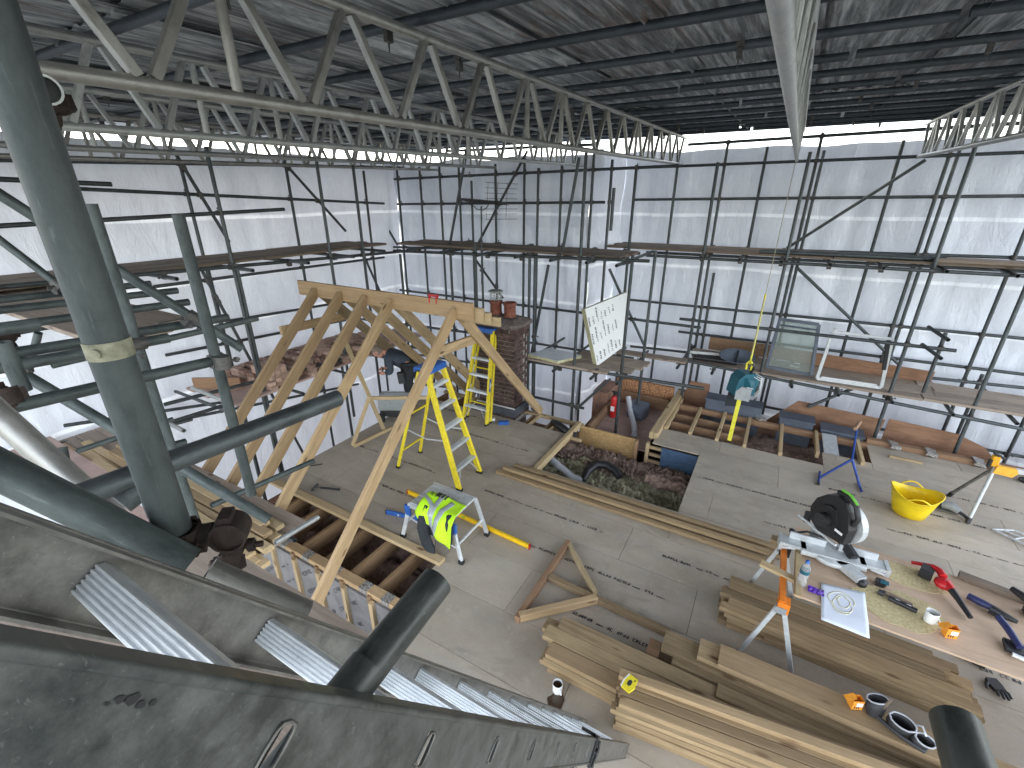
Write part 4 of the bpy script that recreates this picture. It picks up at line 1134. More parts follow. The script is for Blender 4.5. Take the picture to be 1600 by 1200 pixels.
# ================================================================== STEPLADDERS (local: climbing side faces -Y)
def stepladder(label, closed, H_=1.62, n=5):
    t = thing('stepladder', label, 'stepladder', (0, 0, 0), 'yellow stepladders with blue tops')
    fy = -.56 if not closed else -.30
    by = .56 if not closed else -.17
    topz = H_; wf, wt = .245, .15
    F = lambda s, q: V((s * (wf + (wt - wf) * q), fy + (-.05 - fy) * q, topz * q))
    B = lambda s, q: V((s * (wf - .0 + (wt - wf) * q), by + (.07 - by) * q, topz * q))
    for s in (-1, 1):
        b_ = MB().bar(F(s, 0), F(s, 1), .03, .075, up=(0, 1, 0)); b_.bar(F(s, 0) + V((s * .016, 0, 0)), F(s, 1) + V((s * .016, 0, 0)), .006, .085, up=(0, 1, 0))
        st = b_.obj('stile', 'yellow_frp', t)
        MB().box(F(s, .01) + V((0, 0, .0)), (.042, .095, .035)).obj('foot', 'black_plastic', st)
        b2 = MB().bar(B(s, 0), B(s, .97), .022, .045, up=(0, 1, 0)).obj('rear_leg', 'yellow_frp', t)
        MB().box(B(s, .01), (.034, .06, .03)).obj('foot', 'black_plastic', b2)
    for k in range(1, n + 1):
        q = k / (n + .75); a, c_ = F(-1, q), F(1, q)
        b_ = MB().bar(a, c_, .082, .012); b_.bar(a + V((0, -.04, -.012)), c_ + V((0, -.04, -.012)), .006, .032); b_.bar(a + V((0, .04, -.01)), c_ + V((0, .04, -.01)), .006, .025)
        for j in range(5): b_.bar(a + V((.03, -.03 + .015 * j, .0075)), c_ + V((-.03, -.03 + .015 * j, .0075)), .005, .004, ch=0)
        b_.obj('tread', 'alu_bright', t)
        if k == 1:
            for s in (-1, 1): MB().bar(F(s, .02) + V((0, 0, .0)), F(s * .35, q), .006, .022, up=(0, 1, 0)).obj('tread_brace', 'alu_bright', t)
    for k in (1, 3):
        q = k * .19; MB().bar(B(-1, q), B(1, q), .02, .03, up=(0, 1, 0)).obj('rear_rail', 'yellow_frp', t)
    for s in (-1, 1):
        m_ = (F(s, .42) + B(s, .42)) / 2 + V((0, 0, -.06 if not closed else 0))
        MB().bar(F(s, .42), m_, .005, .02).bar(m_, B(s, .42), .005, .02).obj('spreader', 'alu_bright', t)
    tp = MB().bar((-.185, .01, topz + .012), (.185, .01, topz + .012), .24, .035, ch=.01); tp.bar((-.185, -.105, topz - .02), (.185, -.105, topz - .02), .02, .06); tp.bar((-.185, .13, topz - .02), (.185, .13, topz - .02), .02, .05)
    tp.obj('top_cap', 'blue_plastic', t)
    a = F(1, .42) + V((.021, 0, 0))
    MB().bar(F(1, .36) + V((.021, -.0, 0)), F(1, .5) + V((.021, 0, 0)), .003, .045, up=(0, 1, 0)).obj('maker_label', 'blue_plastic', t)
    MB().bar(F(1, .40) + V((.0235, -.0, 0)), F(1, .46) + V((.0235, 0, 0)), .002, .022, up=(0, 1, 0)).obj('maker_label', 'white_label', t)
    return t
s1 = stepladder('open yellow stepladder standing in the middle of the deck', False)
s1.location = (-3.75, 4.35, 0); s1.rotation_euler = (0, 0, R(90))
s2 = stepladder('closed yellow stepladder leaning on the brick chimney', True)
s2.location = (-4.12, 6.13, 0); s2.rotation_euler = (R(-5), 0, 0)

# ================================================================== HOP-UP BENCH, JACKET, VEST, LEVELS
hb = thing('hop_up', 'low folding aluminium work platform with a hi-vis vest thrown over it', 'work platform', (-2.8, 3.3, 0))
hx0, hx1, hy0, hy1, hz = -3.1, -2.52, 3.07, 3.52, .5
for i in range(6):
    y = hy0 + .04 + (hy1 - hy0 - .08) * i / 5
    MB().bar((hx0, y, hz), (hx1, y, hz), .066, .03, ch=.004).obj('deck_slat', 'light_grey', hb)
for y in (hy0, hy1): MB().bar((hx0 - .02, y, hz - .02), (hx1 + .02, y, hz - .02), .03, .05).obj('side_rail', 'alu_bright', hb)
for sx, x in ((-1, hx0), (1, hx1)):
    for sy, y in ((-1, hy0), (1, hy1)):
        f_ = V((x + sx * .13, y + sy * .03, .02)); g_ = V((x + sx * .01, y, hz - .03))
        lg = MB().bar(g_, f_, .028, .045).obj('leg', 'alu_bright', hb)
        MB().box(f_, (.055, .05, .045)).obj('foot', 'black_plastic', lg)
    MB().bar((x + sx * .08, hy0 - .02, .22), (x + sx * .08, hy1 + .02, .22), .02, .03).obj('cross_rail', 'alu_bright', hb)
    MB().box((x + sx * .03, hy0 - .01, hz - .09), (.07, .03, .13)).obj('hinge_plate', 'blue_plastic', hb)
MB().bar((hx1 + .05, hy0 - .01, .16), (hx0 - .06, hy0 - .01, .32), .01, .02).obj('brace', 'alu_bright', hb)
o = MB().box((-2.83, 3.27, hz + .055), (.06, .07, .08)).box((-2.77, 3.27, hz + .055), (.02, .07, .09)).box((-2.73, 3.27, hz + .05), (.015, .07, .085)).obj('packing_shims', 'dark_rubber', None); tags(o, 'small dark block of packers standing on the work platform', 'packers')
def cloth(name, outline, nx, ny, f, mat, parent=None, th=.008, **k):
    """sheet draped by f(u,v)->point over u,v in 0..1, given real thickness"""
    vs = []
    for j in range(ny + 1):
        for i in range(nx + 1): vs.append(f(i / nx, j / ny))
    n_ = len(vs); fs = [(j * (nx + 1) + i, j * (nx + 1) + i + 1, (j + 1) * (nx + 1) + i + 1, (j + 1) * (nx + 1) + i) for j in range(ny) for i in range(nx)]
    o = MB().add(vs, fs, True).obj(name, mat, parent, **k)
    m_ = o.modifiers.new('thickness', 'SOLIDIFY'); m_.thickness = th; m_.offset = 0
    return o
from mathutils import noise as mn
def drape(x, s, lift=0.0):
    """s = distance travelled towards the viewer from the middle of the bench, then down over its edge"""
    edge = .22
    w = .012 * mn.noise(V((x * 9, s * 9, 0)))
    if s < edge: return V((x, hy0 + edge - s, hz + .022 + lift + abs(w)))
    d = s - edge
    return V((x + .25 * w * 8 * d, hy0 - .03 - lift - .02 * math.sin(x * 26 + 1) - .05 * min(d * 4, 1), hz + .01 + lift * .2 - d))
jk = thing('jacket', 'dark grey work jacket draped over the work platform under the hi-vis vest', 'jacket', (-2.75, 3.1, .5))
cloth('body', None, 16, 14, lambda u, v: drape(-2.93 + .46 * u - .02 * v, .21 + (.28 - .10 * abs(u - .3)) * v, .003), 'dark_cloth', jk)
cloth('sleeve', None, 6, 16, lambda u, v: drape(-2.92 + .12 * u + .10 * v * v, .215 + .485 * v, .012 + .03 * math.sin(math.pi * u)) , 'dark_cloth', jk, .03)
cloth('sleeve', None, 6, 8, lambda u, v: drape(-2.58 + .10 * u + .02 * v, .215 + .25 * v, .01 + .03 * math.sin(math.pi * u)), 'dark_cloth', jk, .03)
MB().path([V((-2.7, 3.0, .2)), V((-2.68, 2.96, .15)), V((-2.72, 2.98, .12)), V((-2.70, 3.0, .16))], .006).obj('hood_cord', 'black_plastic', jk)
vt = thing('hi_vis_vest', 'fluorescent yellow vest with grey reflective bands over the work platform', 'vest', (-2.75, 3.1, .5))
vest = lambda u, v, l=0.0: drape(-2.98 + .50 * u + .04 * v, .0 + (.18 + .32 * min(1, .25 + u * .85) - .08 * max(0, u - .75)) * v, .05 + .022 * math.sin(u * 5 + v * 3) * .6 + l)
cloth('fabric', None, 26, 20, lambda u, v: vest(u, v), 'hi_vis', vt, .006)
def band(u0, v0, u1, v1, w=.07):
    def f(a, c_):
        u, v = u0 + (u1 - u0) * a, v0 + (v1 - v0) * a
        du, dv = (u1 - u0), (v1 - v0); L = math.hypot(du, dv)
        return vest(u - dv / L * w * (c_ - .5) * 1.1, v + du / L * w * (c_ - .5) * 1.5, .008)
    cloth('reflective_band', None, 18, 3, f, 'reflective_tape', vt, .004)
band(.01, .42, .44, .62, .1); band(.40, .06, .40, .98, .1); band(.72, .1, .5, .98, .1)
pmv = print_mesh(.14, .035, 77, 'black_plastic', .03, .005)
place('print', pmv, vest(.08, .16, .016), (1, -.2, 0), (0, 0, 1), vt, kind='stuff'); place('print', pmv, vest(.10, .27, .016), (1, -.2, 0), (0, 0, 1), vt, kind='stuff')

lv = thing('spirit_level', 'long yellow spirit level lying on the deck under the work platform', 'spirit level', (-2.8, 3.65, 0))
a, c_ = V((-3.75, 3.70, .035)), V((-1.85, 3.60, .035))
b_ = MB().bar(a + V((0, 0, .022)), c_ + V((0, 0, .022)), .028, .01); b_.bar(a - V((0, 0, .022)), c_ - V((0, 0, .022)), .028, .01); b_.bar(a, c_, .01, .05)
b_.obj('beam', 'yellow_level', lv)
for q in (0, 1): MB().box(a.lerp(c_, q), (.012, .034, .062)).obj('end_cap', 'red_plastic', lv)
for q in (.35, .63): MB().box(a.lerp(c_, q) + V((0, -.008, 0)), (.07, .004, .04)).obj('label', 'white_label', lv)
MB().cyl(a.lerp(c_, .5) - V((.03, .0, 0)), a.lerp(c_, .5) + V((.03, 0, 0)), .011).obj('vial', 'green_plastic', lv)
bl_ = thing('spirit_level', 'short blue level lying on the deck left of the work platform', 'spirit level', (-3.4, 3.35, 0))
a, c_ = V((-3.70, 3.25, .03)), V((-3.12, 3.38, .03)); MB().bar(a, c_, .03, .055).obj('beam', 'blue_plastic', bl_)
MB().cyl(a.lerp(c_, .3) - V((0, .018, -.0)), a.lerp(c_, .3) + V((0, .018, 0)), .015).obj('vial', 'pvc_white', bl_); MB().box(a, (.01, .034, .058)).obj('end_cap', 'black_plastic', bl_)

# hammer, cable
hm = thing('hammer', 'black claw hammer lying on the deck between the rafters', 'hammer', (-4.8, 3.2, 0))
MB().bar((-4.86, 3.19, .018), (-4.60, 3.29, .018), .03, .026, ch=.008).obj('grip', 'black_plastic', hm)
MB().cyl((-4.93, 3.16, .018), (-4.86, 3.19, .018), .009).obj('shaft', 'coupler_steel', hm)
MB().cyl((-4.96, 3.22, .02), (-4.945, 3.17, .02), .018).bar((-4.945, 3.17, .02), (-4.90, 3.08, .02), .026, .02).obj('head', 'coupler_steel', hm)
o = MB().path([(-5.6, 3.28, .01), (-5.55, 3.40, .012), (-5.47, 3.48, .01), (-5.38, 3.56, .01), (-5.34, 3.61, .012)], .007).obj('cable', 'black_plastic', None); tags(o, 'short black cable lying curved on the left edge of the deck', 'cable')

# ================================================================== MUGS AND SMALL THINGS
def mug(loc, label, ang=0.0, fill=.075):
    t = thing('mug', label, 'mug', loc, 'white mugs')
    MB().lathe([(.0, .002), (.036, .002), (.039, .012), (.041, .095), (.0385, .096), (.036, .02), (0, .016)], loc, 24).obj('cup', 'white_ceramic', t)
    c_ = V(loc); d = V((math.cos(ang), math.sin(ang), 0))
    MB().path([c_ + d * (.039 + .028 * math.sin(math.pi * k / 8)) + V((0, 0, .078 - .055 * k / 8)) for k in range(9)], .005).obj('handle', 'white_ceramic', t)
    MB().lathe([(0, fill), (.0368, fill)], loc, 20).obj('tea', 'coffee', t)
    return t
mug((-.905, 2.30, .0), 'white mug of black coffee on the deck beside the wide joist pile', R(-40))
sv = []
for r_ in range(1):
    k = 40; cc = V((-.88, 2.19, .004))
    sv = [cc] + [cc + V((math.cos(2 * math.pi * i / k) * .06 * (1 + .5 * mn.noise(V((math.cos(i * .157) * 2, math.sin(i * .157) * 2, 1)))) , math.sin(2 * math.pi * i / k) * .11 * (1 + .4 * mn.noise(V((math.cos(i * .157) * 3, math.sin(i * .157) * 3, 4)))), 0)) for i in range(k)]
o = MB().add(sv, [(0, 1 + i, 1 + (i + 1) % 40) for i in range(40)]).obj('coffee_spill', 'puddle_brown', None); tags(o, 'dark coffee spill on the deck below the mug', 'spill')
pk = thing('nail_packet', 'yellow card packet with a black emblem on the foreground timbers', 'packet', (-.37, 2.40, .35))
M = Matrix.Translation((-.375, 2.395, .36)) @ Euler((0, .03, R(-12))).to_matrix().to_4x4()
MB().prism([(-.035, -.06), (.03, -.065), (.045, -.01), (.035, .06), (-.03, .06), (-.04, 0)], M, .018).obj('card', 'yellow_card', pk)
MB().prism([(-.014, -.02), (.002, -.03), (.014, -.012), (.012, .018), (-.004, .026), (-.016, .01)], M @ Matrix.Translation((0, 0, .0105)), .002).obj('emblem', 'ink', pk)
MB().prism([(.018, .03), (.026, .03), (.026, .042), (.018, .042)], M @ Matrix.Translation((0, 0, .0105)), .002).obj('mark', 'ink', pk)
MB().prism([(-.045, -.055), (-.036, -.06), (-.04, .0), (-.032, .06), (-.04, .058), (-.048, 0)], M @ Matrix.Translation((0, 0, .003)), .014).obj('card_edge', 'white_label', pk)

# ================================================================== SAW BENCH
BZ = .70
bt = thing('saw_bench_top', 'large pale plywood sheet forming the saw bench, dusted with sawdust', 'bench top', (1.6, 4.0, BZ))
def poly(name, pts, z, th, mat, parent, **k):
    M = Matrix.Translation((0, 0, z)); return MB().prism(pts, M, th).obj(name, mat, parent, **k)
poly('sheet', [(.60, 3.53), (1.2, 3.50), (3.0, 3.46), (3.0, 4.42), (1.95, 4.42), (.62, 4.48)], BZ + .009, .018, 'bench_ply', bt)
def blobpoly(cx, cy, rx, ry, seed, n=48):
    return [(cx + rx * math.cos(2 * math.pi * i / n) * (1 + .35 * mn.noise(V((math.cos(2 * math.pi * i / n) * 2, math.sin(2 * math.pi * i / n) * 2, seed)))), cy + ry * math.sin(2 * math.pi * i / n) * (1 + .35 * mn.noise(V((math.cos(2 * math.pi * i / n) * 2, math.sin(2 * math.pi * i / n) * 2, seed + 5))))) for i in range(n)]
o = poly('sawdust', blobpoly(1.32, 3.78, .28, .20, 1), BZ + .0205, .003, 'sawdust', bt); tags(o, kind='stuff')
o = poly('sawdust', blobpoly(1.45, 4.22, .26, .14, 7), BZ + .0205, .003, 'sawdust', bt); tags(o, kind='stuff')
def trestle(x, y0, y1, label, z=BZ):
    t = thing('trestle', label, 'trestle', (x, (y0 + y1) / 2, 0), 'folding trestles under the saw bench')
    MB().bar((x, y0 - .0, z - .03), (x, y1, z - .03), .045, .055).obj('top_bar', 'orange_paint', t)
    for y, s in ((y0, -1), (y1, 1)):
        MB().box((x + .015, y + .03 * -s, z - .06), (.085, .09, .10)).obj('hinge_block', 'orange_paint' if s < 0 else 'dark_rubber', t)
        MB().box((x, y, z - .085), (.08, .05, .06)).obj('bracket', 'grey_plastic', t)
        for q in (-1, 1):
            f_ = V((x + q * .2, y + s * .02, .01)); lg = MB().bar((x + q * .025, y, z - .08), f_, .02, .035).obj('leg', 'light_grey', t)
            MB().box(f_, (.035, .03, .03)).obj('foot', 'black_plastic', lg)
    return t
trestle(.53, 3.42, 4.2, 'orange topped folding trestle carrying the left end of the saw bench')
trestle(2.5, 3.5, 4.3, 'orange topped folding trestle under the right end of the saw bench')
o = MB().bar((.42, 4.22, BZ - .02), (.60, 4.20, BZ - .02), .09, .04).obj('packing_block', 'treated_wood', None); tags(o, 'short wood block laid across the far end of the left trestle', 'block')
o = MB().bar((.35, 3.78, BZ + .01), (.66, 3.72, BZ - .01), .07, .03).obj('packing_batten', 'pale_wood', None); tags(o, 'pale batten laid across the middle of the left trestle', 'batten')
o = MB().bar((.63, 3.5, BZ + .03), (.64, 4.35, BZ + .03), .045, .025).obj('edge_batten', 'pale_wood', None); tags(o, 'pale batten along the left edge of the saw bench', 'batten')

# mitre saw, local frame: x along the fence, -y towards the operator
ms = thing('mitre_saw', 'grey and black sliding mitre saw with its head raised, on the plywood bench', 'mitre saw', (0, 0, 0))
def mo(mb, name, mat, par=None): return mb.obj(name, mat, par or ms)
mo(MB().lathe([(0, .02), (.15, .02), (.165, .035), (.165, .06), (.15, .07), (0, .07)], (0, 0, 0), 32), 'turntable', 'light_grey')
mo(MB().bar((-.24, 0, .05), (.24, 0, .05), .20, .05, ch=.01), 'base', 'light_grey')
mo(MB().prism([(-.045, -.30), (.045, -.30), (.06, -.1), (-.06, -.1)], Matrix.Translation((0, 0, .045)), .05), 'front_arm', 'light_grey')
mo(MB().lathe([(0, .0), (.035, .0), (.035, .045), (0, .055)], (0, -.31, 0), 16), 'mitre_knob', 'black_plastic')
for s in (-1, 1):
    mo(MB().bar((s * .2, .0, .06), (s * .40, .0, .06), .13, .03), 'wing', 'light_grey')
    w_ = mo(MB().prism([(-.07, .0), (.07, .0), (.06, -.10), (-.05, -.10), ], Matrix.Translation((s * .395, 0, .085)) @ Matrix.Rotation(R(90), 4, 'X') @ Matrix.Rotation(R(90), 4, 'Y'), .03), 'wing_end', 'light_grey')
    mo(MB().bar((s * .05, .045, .105), (s * .33, .045, .105), .02, .07), 'fence', 'alu_bright')
    mo(MB().bar((s * .28, -.05, .04), (s * .38, -.05, .02), .02, .02), 'extension_rod', 'alu_bright')
for q in (-1, 1): mo(MB().cyl((q * .035 - .02, -.05, .20), (q * .035 - .02, .36, .20), .012, n=14), 'slide_rail', 'alu_bright')
mo(MB().prism([(-.05, .0), (.05, .0), (.04, .17), (-.04, .19)], Matrix.Translation((0, .17, .04)) @ Matrix.Rotation(R(90), 4, 'X'), .08), 'bevel_post', 'light_grey')
mo(MB().cyl((-.02, .30, .17), (-.02, .30, .27), .03), 'rail_clamp', 'black_plastic')
# saw head: deep black housing, silver guard, motor, D handle with a green trim
Mh = Matrix.Translation((-0.03, .06, .36)) @ Matrix.Rotation(R(90), 4, 'Z') @ Matrix.Rotation(R(90), 4, 'X')
hp = [(-.16, -.13), (.05, -.17), (.14, -.12), (.16, -.02), (.13, .08), (.06, .16), (-.02, .20), (-.09, .19), (-.13, .13), (-.17, .0)]
hd = mo(MB().prism(hp, Mh, .075), 'saw_head', 'black_plastic')
mo(MB().prism([(x * .62 + .01, y * .62 - .02) for x, y in hp], Mh, .115), 'housing_rib', 'black_plastic', hd)
gd = MB(); gp = [(.16 * math.cos(R(a)), .16 * math.sin(R(a))) for a in range(100, 281, 12)]
gd.prism(gp, Matrix.Translation((0.055, .02, .33)) @ Matrix.Rotation(R(90), 4, 'Z') @ Matrix.Rotation(R(90), 4, 'X'), .05); mo(gd, 'blade_guard', 'light_grey')
bldp = [(.125 * (1 + .03 * (i % 2)) * math.cos(2 * math.pi * i / 72), .125 * (1 + .03 * (i % 2)) * math.sin(2 * math.pi * i / 72)) for i in range(72)]
mo(MB().prism(bldp, Matrix.Translation((0.055, .03, .27)) @ Matrix.Rotation(R(90), 4, 'Z') @ Matrix.Rotation(R(90), 4, 'X'), .003), 'blade', 'alu_bright')
mo(MB().cyl((-.07, .06, .34), (-.15, .05, .35), .055, .05, 18), 'motor', 'black_plastic', hd)
mo(MB().path([(-.03, -.10, .40), (-.03, -.12, .47), (-.03, -.08, .55), (-.03, .0, .585), (-.03, .07, .57)], .019, 10), 'handle', 'black_plastic', hd)
mo(MB().path([(-.03, -.085, .565), (-.03, -.02, .602), (-.03, .05, .603)], .010, 8), 'handle_trim', 'green_plastic', hd)
mo(MB().bar((.07, .12, .30), (.30, .20, .27), .07, .05, ch=.012), 'dust_chute', 'black_plastic')
mo(MB().bar((.10, -.12, .09), (.13, .08, .16), .07, .09, ch=.02), 'carry_handle', 'black_plastic')
mo(MB().box((-.089, -.06, .32), (.004, .06, .02)), 'badge', 'white_label', hd)
mo(MB().path([(-.28, .10, .10), (-.2, .08, .16), (-.06, .06, .15)], .011), 'hold_down', 'black_plastic')
mo(MB().lathe([(0, 0), (.022, .005), (.022, .03), (0, .035)], (-.31, .11, .09), 14), 'knob', 'black_plastic')
for c__ in ms.children:
    if c__.name.split('.')[0] in ('front_arm', 'mitre_knob', 'slide_rail', 'bevel_post', 'rail_clamp', 'saw_head', 'blade_guard', 'blade', 'handle', 'dust_chute', 'carry_handle', 'turntable'):
        c__.rotation_euler = (0, 0, R(38))
        if c__.name.split('.')[0] in ('saw_head', 'blade_guard', 'blade'): c__.scale = (1.15, 1.15, 1.15)
ms.location = (.88, 4.14, BZ + .018); ms.rotation_euler = (0, 0, R(4))

def onb(x, y, dz=0.0): return V((x, y, BZ + .0215 + dz))
bo = thing('water_bottle', 'clear plastic water bottle with a blue cap beside the mitre saw', 'bottle', onb(.65, 3.66))
MB().lathe([(0, .001), (.032, .001)] + [(.034 + (.0018 if k % 2 else -.0012), .008 + .0085 * k) for k in range(14)] + [(.034, .135), (.035, .17), (.03, .195), (.014, .225), (.0135, .235)], onb(.65, 3.66), 20).obj('bottle_wall', 'clear_plastic', bo)
MB().lathe([(.0352, .13), (.0355, .165), (.035, .166)], onb(.65, 3.66), 20).obj('label', 'teal_paint', bo)
MB().lathe([(0, .255), (.015, .253), (.0155, .233)], onb(.65, 3.66), 14).obj('cap', 'blue_plastic', bo)
wr = MB(); k = 8
vs = [onb(.70 + .11 * i / k, 3.60 + .07 * j / 4, .012 + .014 * mn.noise(V((i * .9, j * 1.1, 3)))) for j in range(5) for i in range(k + 1)]
wr.add(vs, [(j * (k + 1) + i, j * (k + 1) + i + 1, (j + 1) * (k + 1) + i + 1, (j + 1) * (k + 1) + i) for j in range(4) for i in range(k)])
o = wr.obj('wrapper', 'purple_wrap', None); o.modifiers.new('thickness', 'SOLIDIFY').thickness = .003; tags(o, 'crumpled purple wrapper between the bottle and the paper drawing', 'wrapper')
pp = thing('paper_drawing', 'white sheet of paper with a faint yellow sketch on the bench edge', 'paper', onb(.94, 3.56))
pc = [(.795, 3.76), (1.10, 3.82), (1.13, 3.60), (1.085, 3.345), (.785, 3.36)]
def sheetpt(u, v):
    a = V(pc[4]).lerp(V(pc[3]), u); b2 = V(pc[0]).lerp(V(pc[1]), u); p = a.lerp(b2, v)
    return V((p.x, p.y, BZ + .0225 + .004 + .004 * mn.noise(V((u * 3, v * 3, 2))) - .05 * max(0, (.3 - v)) * (1 if p.y < 3.48 else 0) * 1.0))
cloth('sheet', None, 12, 12, lambda u, v: sheetpt(u, v), 'white_paper', pp, .0012)
for j, (u0, v0, r0) in enumerate([(.45, .58, .26), (.47, .56, .19), (.5, .6, .12)]):
    cloth('sketch_line', None, 26, 1, lambda u, v: sheetpt(u0 + (r0 + (.03 if v else 0)) * math.cos(u * 5.6 + j) * (1 + .15 * math.sin(u * 17)), v0 + (r0 + (.03 if v else 0)) * math.sin(u * 5.6 + j)) + V((0, 0, .002)), 'paper_yellow', pp, .0006)
tm = thing('tape_measure', 'teal and black tape measure on the bench right of the mitre saw', 'tape measure', onb(1.22, 4.0))
MB().prism([(-.04, -.03), (.02, -.035), (.04, -.01), (.03, .03), (-.03, .03)], Matrix.Translation(onb(1.22, 3.99, .02)), .04).obj('case', 'black_plastic', tm)
MB().prism([(-.025, -.02), (.03, -.022), (.035, .02), (-.02, .02)], Matrix.Translation(onb(1.235, 3.98, .042)), .01).obj('face', 'teal_paint', tm)
tc = thing('sealant_gun', 'black and silver tube lying in sawdust beside the white mug', 'sealant gun', onb(1.35, 3.84))
MB().cyl(onb(1.25, 3.83, .022), onb(1.42, 3.78, .022), .02, n=14).obj('barrel', 'black_plastic', tc)
MB().cyl(onb(1.22, 3.885, .02), onb(1.4, 3.83, .02), .018, n=14).obj('cartridge', 'old_wood', tc)
MB().cyl(onb(1.19, 3.87, .02), onb(1.23, 3.86, .02), .024, n=12).obj('nozzle', 'black_leather', tc)
for q in (.3, .7): MB().bar(onb(1.25, 3.83, .043).lerp(onb(1.42, 3.78, .043), q - .08), onb(1.25, 3.83, .043).lerp(onb(1.42, 3.78, .043), q + .08), .004, .004).obj('glint_strip', 'alu_bright', tc)
mug(onb(1.49, 3.74), 'white mug on the plywood bench beside the orange box', R(-50), .05)
def obox(c_, rot, label, open_=True, s=1.0):
    t = thing('screw_box', label, 'box', c_, 'orange screw boxes'); M = Matrix.Translation(c_) @ Euler(rot).to_matrix().to_4x4()
    b_ = MB(); w, d, h, q = .07 * s, .05 * s, .085 * s, .002
    for (x, y, sx, sy) in [(-w / 2, 0, q, d), (w / 2, 0, q, d), (0, -d / 2, w, q), (0, d / 2, w, q)]:
        b_.prism([(-sx / 2, -sy / 2), (sx / 2, -sy / 2), (sx / 2, sy / 2), (-sx / 2, sy / 2)], M @ Matrix.Translation((x, y, h / 2)), h)
    b_.prism([(-w / 2, -d / 2), (w / 2, -d / 2), (w / 2, d / 2), (-w / 2, d / 2)], M @ Matrix.Translation((0, 0, .001)), .002)
    b_.obj('carton', 'orange_card', t)
    MB().prism([(-w / 2, -d / 2), (w / 2, -d / 2), (w / 2, d * .4), (-w / 2, d * .4)], M @ Matrix.Translation((-w * .75, 0, h + .01)) @ Matrix.Rotation(R(-25), 4, 'Y'), .002).obj('flap', 'orange_card', t)
    MB().prism([(-.022, -.018), (.02, -.018), (.02, .018), (-.022, .018)], M @ Matrix.Translation((0.01, -d / 2 - .002, h * .6)) @ Matrix.Rotation(R(90), 4, 'X'), .001).obj('label', 'white_label', t)
    for i in range(3): MB().prism([(-.003, -.012), (.003, -.012), (.003, .012), (-.003, .012)], M @ Matrix.Translation((-.02 + .014 * i, -d / 2 - .0025, h * .25)) @ Matrix.Rotation(R(90), 4, 'X'), .001).obj('print_stroke', 'ink', t)
    return t
obox(onb(1.585, 3.655), (0, 0, R(15)), 'open orange and white screw box right of the bench mug')
# red cordless blower
bw = thing('cordless_blower', 'red and black cordless blower with a long black nozzle on the bench', 'blower', onb(1.6, 4.2))
MB().bar(onb(1.52, 4.30, .05), onb(1.60, 4.27, .05), .13, .09, ch=.02).obj('battery', 'black_plastic', bw)
MB().bar(onb(1.47, 4.36, .05), onb(1.61, 4.34, .09), .03, .025, ch=.006).obj('battery_rail', 'red_plastic', bw)
MB().path([onb(1.60, 4.33, .09), onb(1.63, 4.28, .10), onb(1.645, 4.23, .09)], [.022, .026, .03], 12).obj('grip', 'red_plastic', bw)
MB().lathe([(0, -.03), (.045, -.03), (.06, -.01), (.06, .015), (.04, .035), (0, .04)], onb(1.645, 4.18, .06), 22).obj('fan_housing', 'red_plastic', bw)
MB().path([onb(1.66, 4.17, .07), onb(1.68, 4.11, .07)], [.034, .028], 14).obj('outlet', 'red_plastic', bw)
MB().path([onb(1.68, 4.11, .07), onb(1.71, 4.04, .055), onb(1.755, 3.90, .03)], [.027, .023, .017], 14).obj('nozzle', 'black_plastic', bw)
# navy multi tool
jt = thing('multi_tool', 'navy and black cordless hand tool lying on the right of the bench', 'power tool', onb(1.9, 4.1))
MB().path([onb(1.80, 4.16, .03), onb(1.86, 4.12, .035), onb(1.93, 4.09, .035)], [.026, .03, .024], 12).obj('body', 'navy_plastic', jt)
MB().path([onb(1.92, 4.095, .035), onb(1.98, 4.05, .03), onb(2.05, 4.03, .025)], [.026, .028, .015], 12).obj('head', 'black_plastic', jt); MB().bar(onb(1.90, 4.06, .03), onb(1.95, 4.03, .03), .05, .04, ch=.01).obj('battery', 'black_plastic', jt)
o = beam('offcut', onb(1.80, 4.42, .03), onb(2.2, 4.33, .03), .06, .05, 'old_wood', None); tags(o, 'dark square timber off-cut near the right edge of the bench', 'off-cut')
dr = thing('cordless_drill', 'black cordless drill at the right edge of the frame on the bench', 'drill', onb(2.13, 4.25))
MB().path([onb(2.08, 4.33, .1), onb(2.14, 4.25, .1), onb(2.2, 4.2, .1)], [.022, .032, .03], 12).obj('body', 'black_plastic', dr); MB().bar(onb(2.14, 4.25, .09), onb(2.17, 4.20, .02), .035, .035, ch=.01).obj('grip', 'black_plastic', dr); MB().box(onb(2.18, 4.19, .02), (.08, .1, .05)).obj('battery', 'black_plastic', dr)
pl = thing('hand_planer', 'tool with a slanting dark handle and bright clamp at the right end of the bench', 'power tool', onb(2.0, 3.75))
MB().path([onb(1.90, 3.93, .09), onb(1.93, 3.85, .08), onb(1.97, 3.72, .05)], [.024, .025, .022], 12).obj('handle', 'navy_plastic', pl)
MB().bar(onb(1.9, 3.74, .02), onb(2.06, 3.72, .02), .12, .03, ch=.006).obj('shoe', 'black_plastic', pl); MB().cyl(onb(1.92, 3.66, .02), onb(2.02, 3.64, .02), .016).obj('clamp', 'alu_bright', pl)

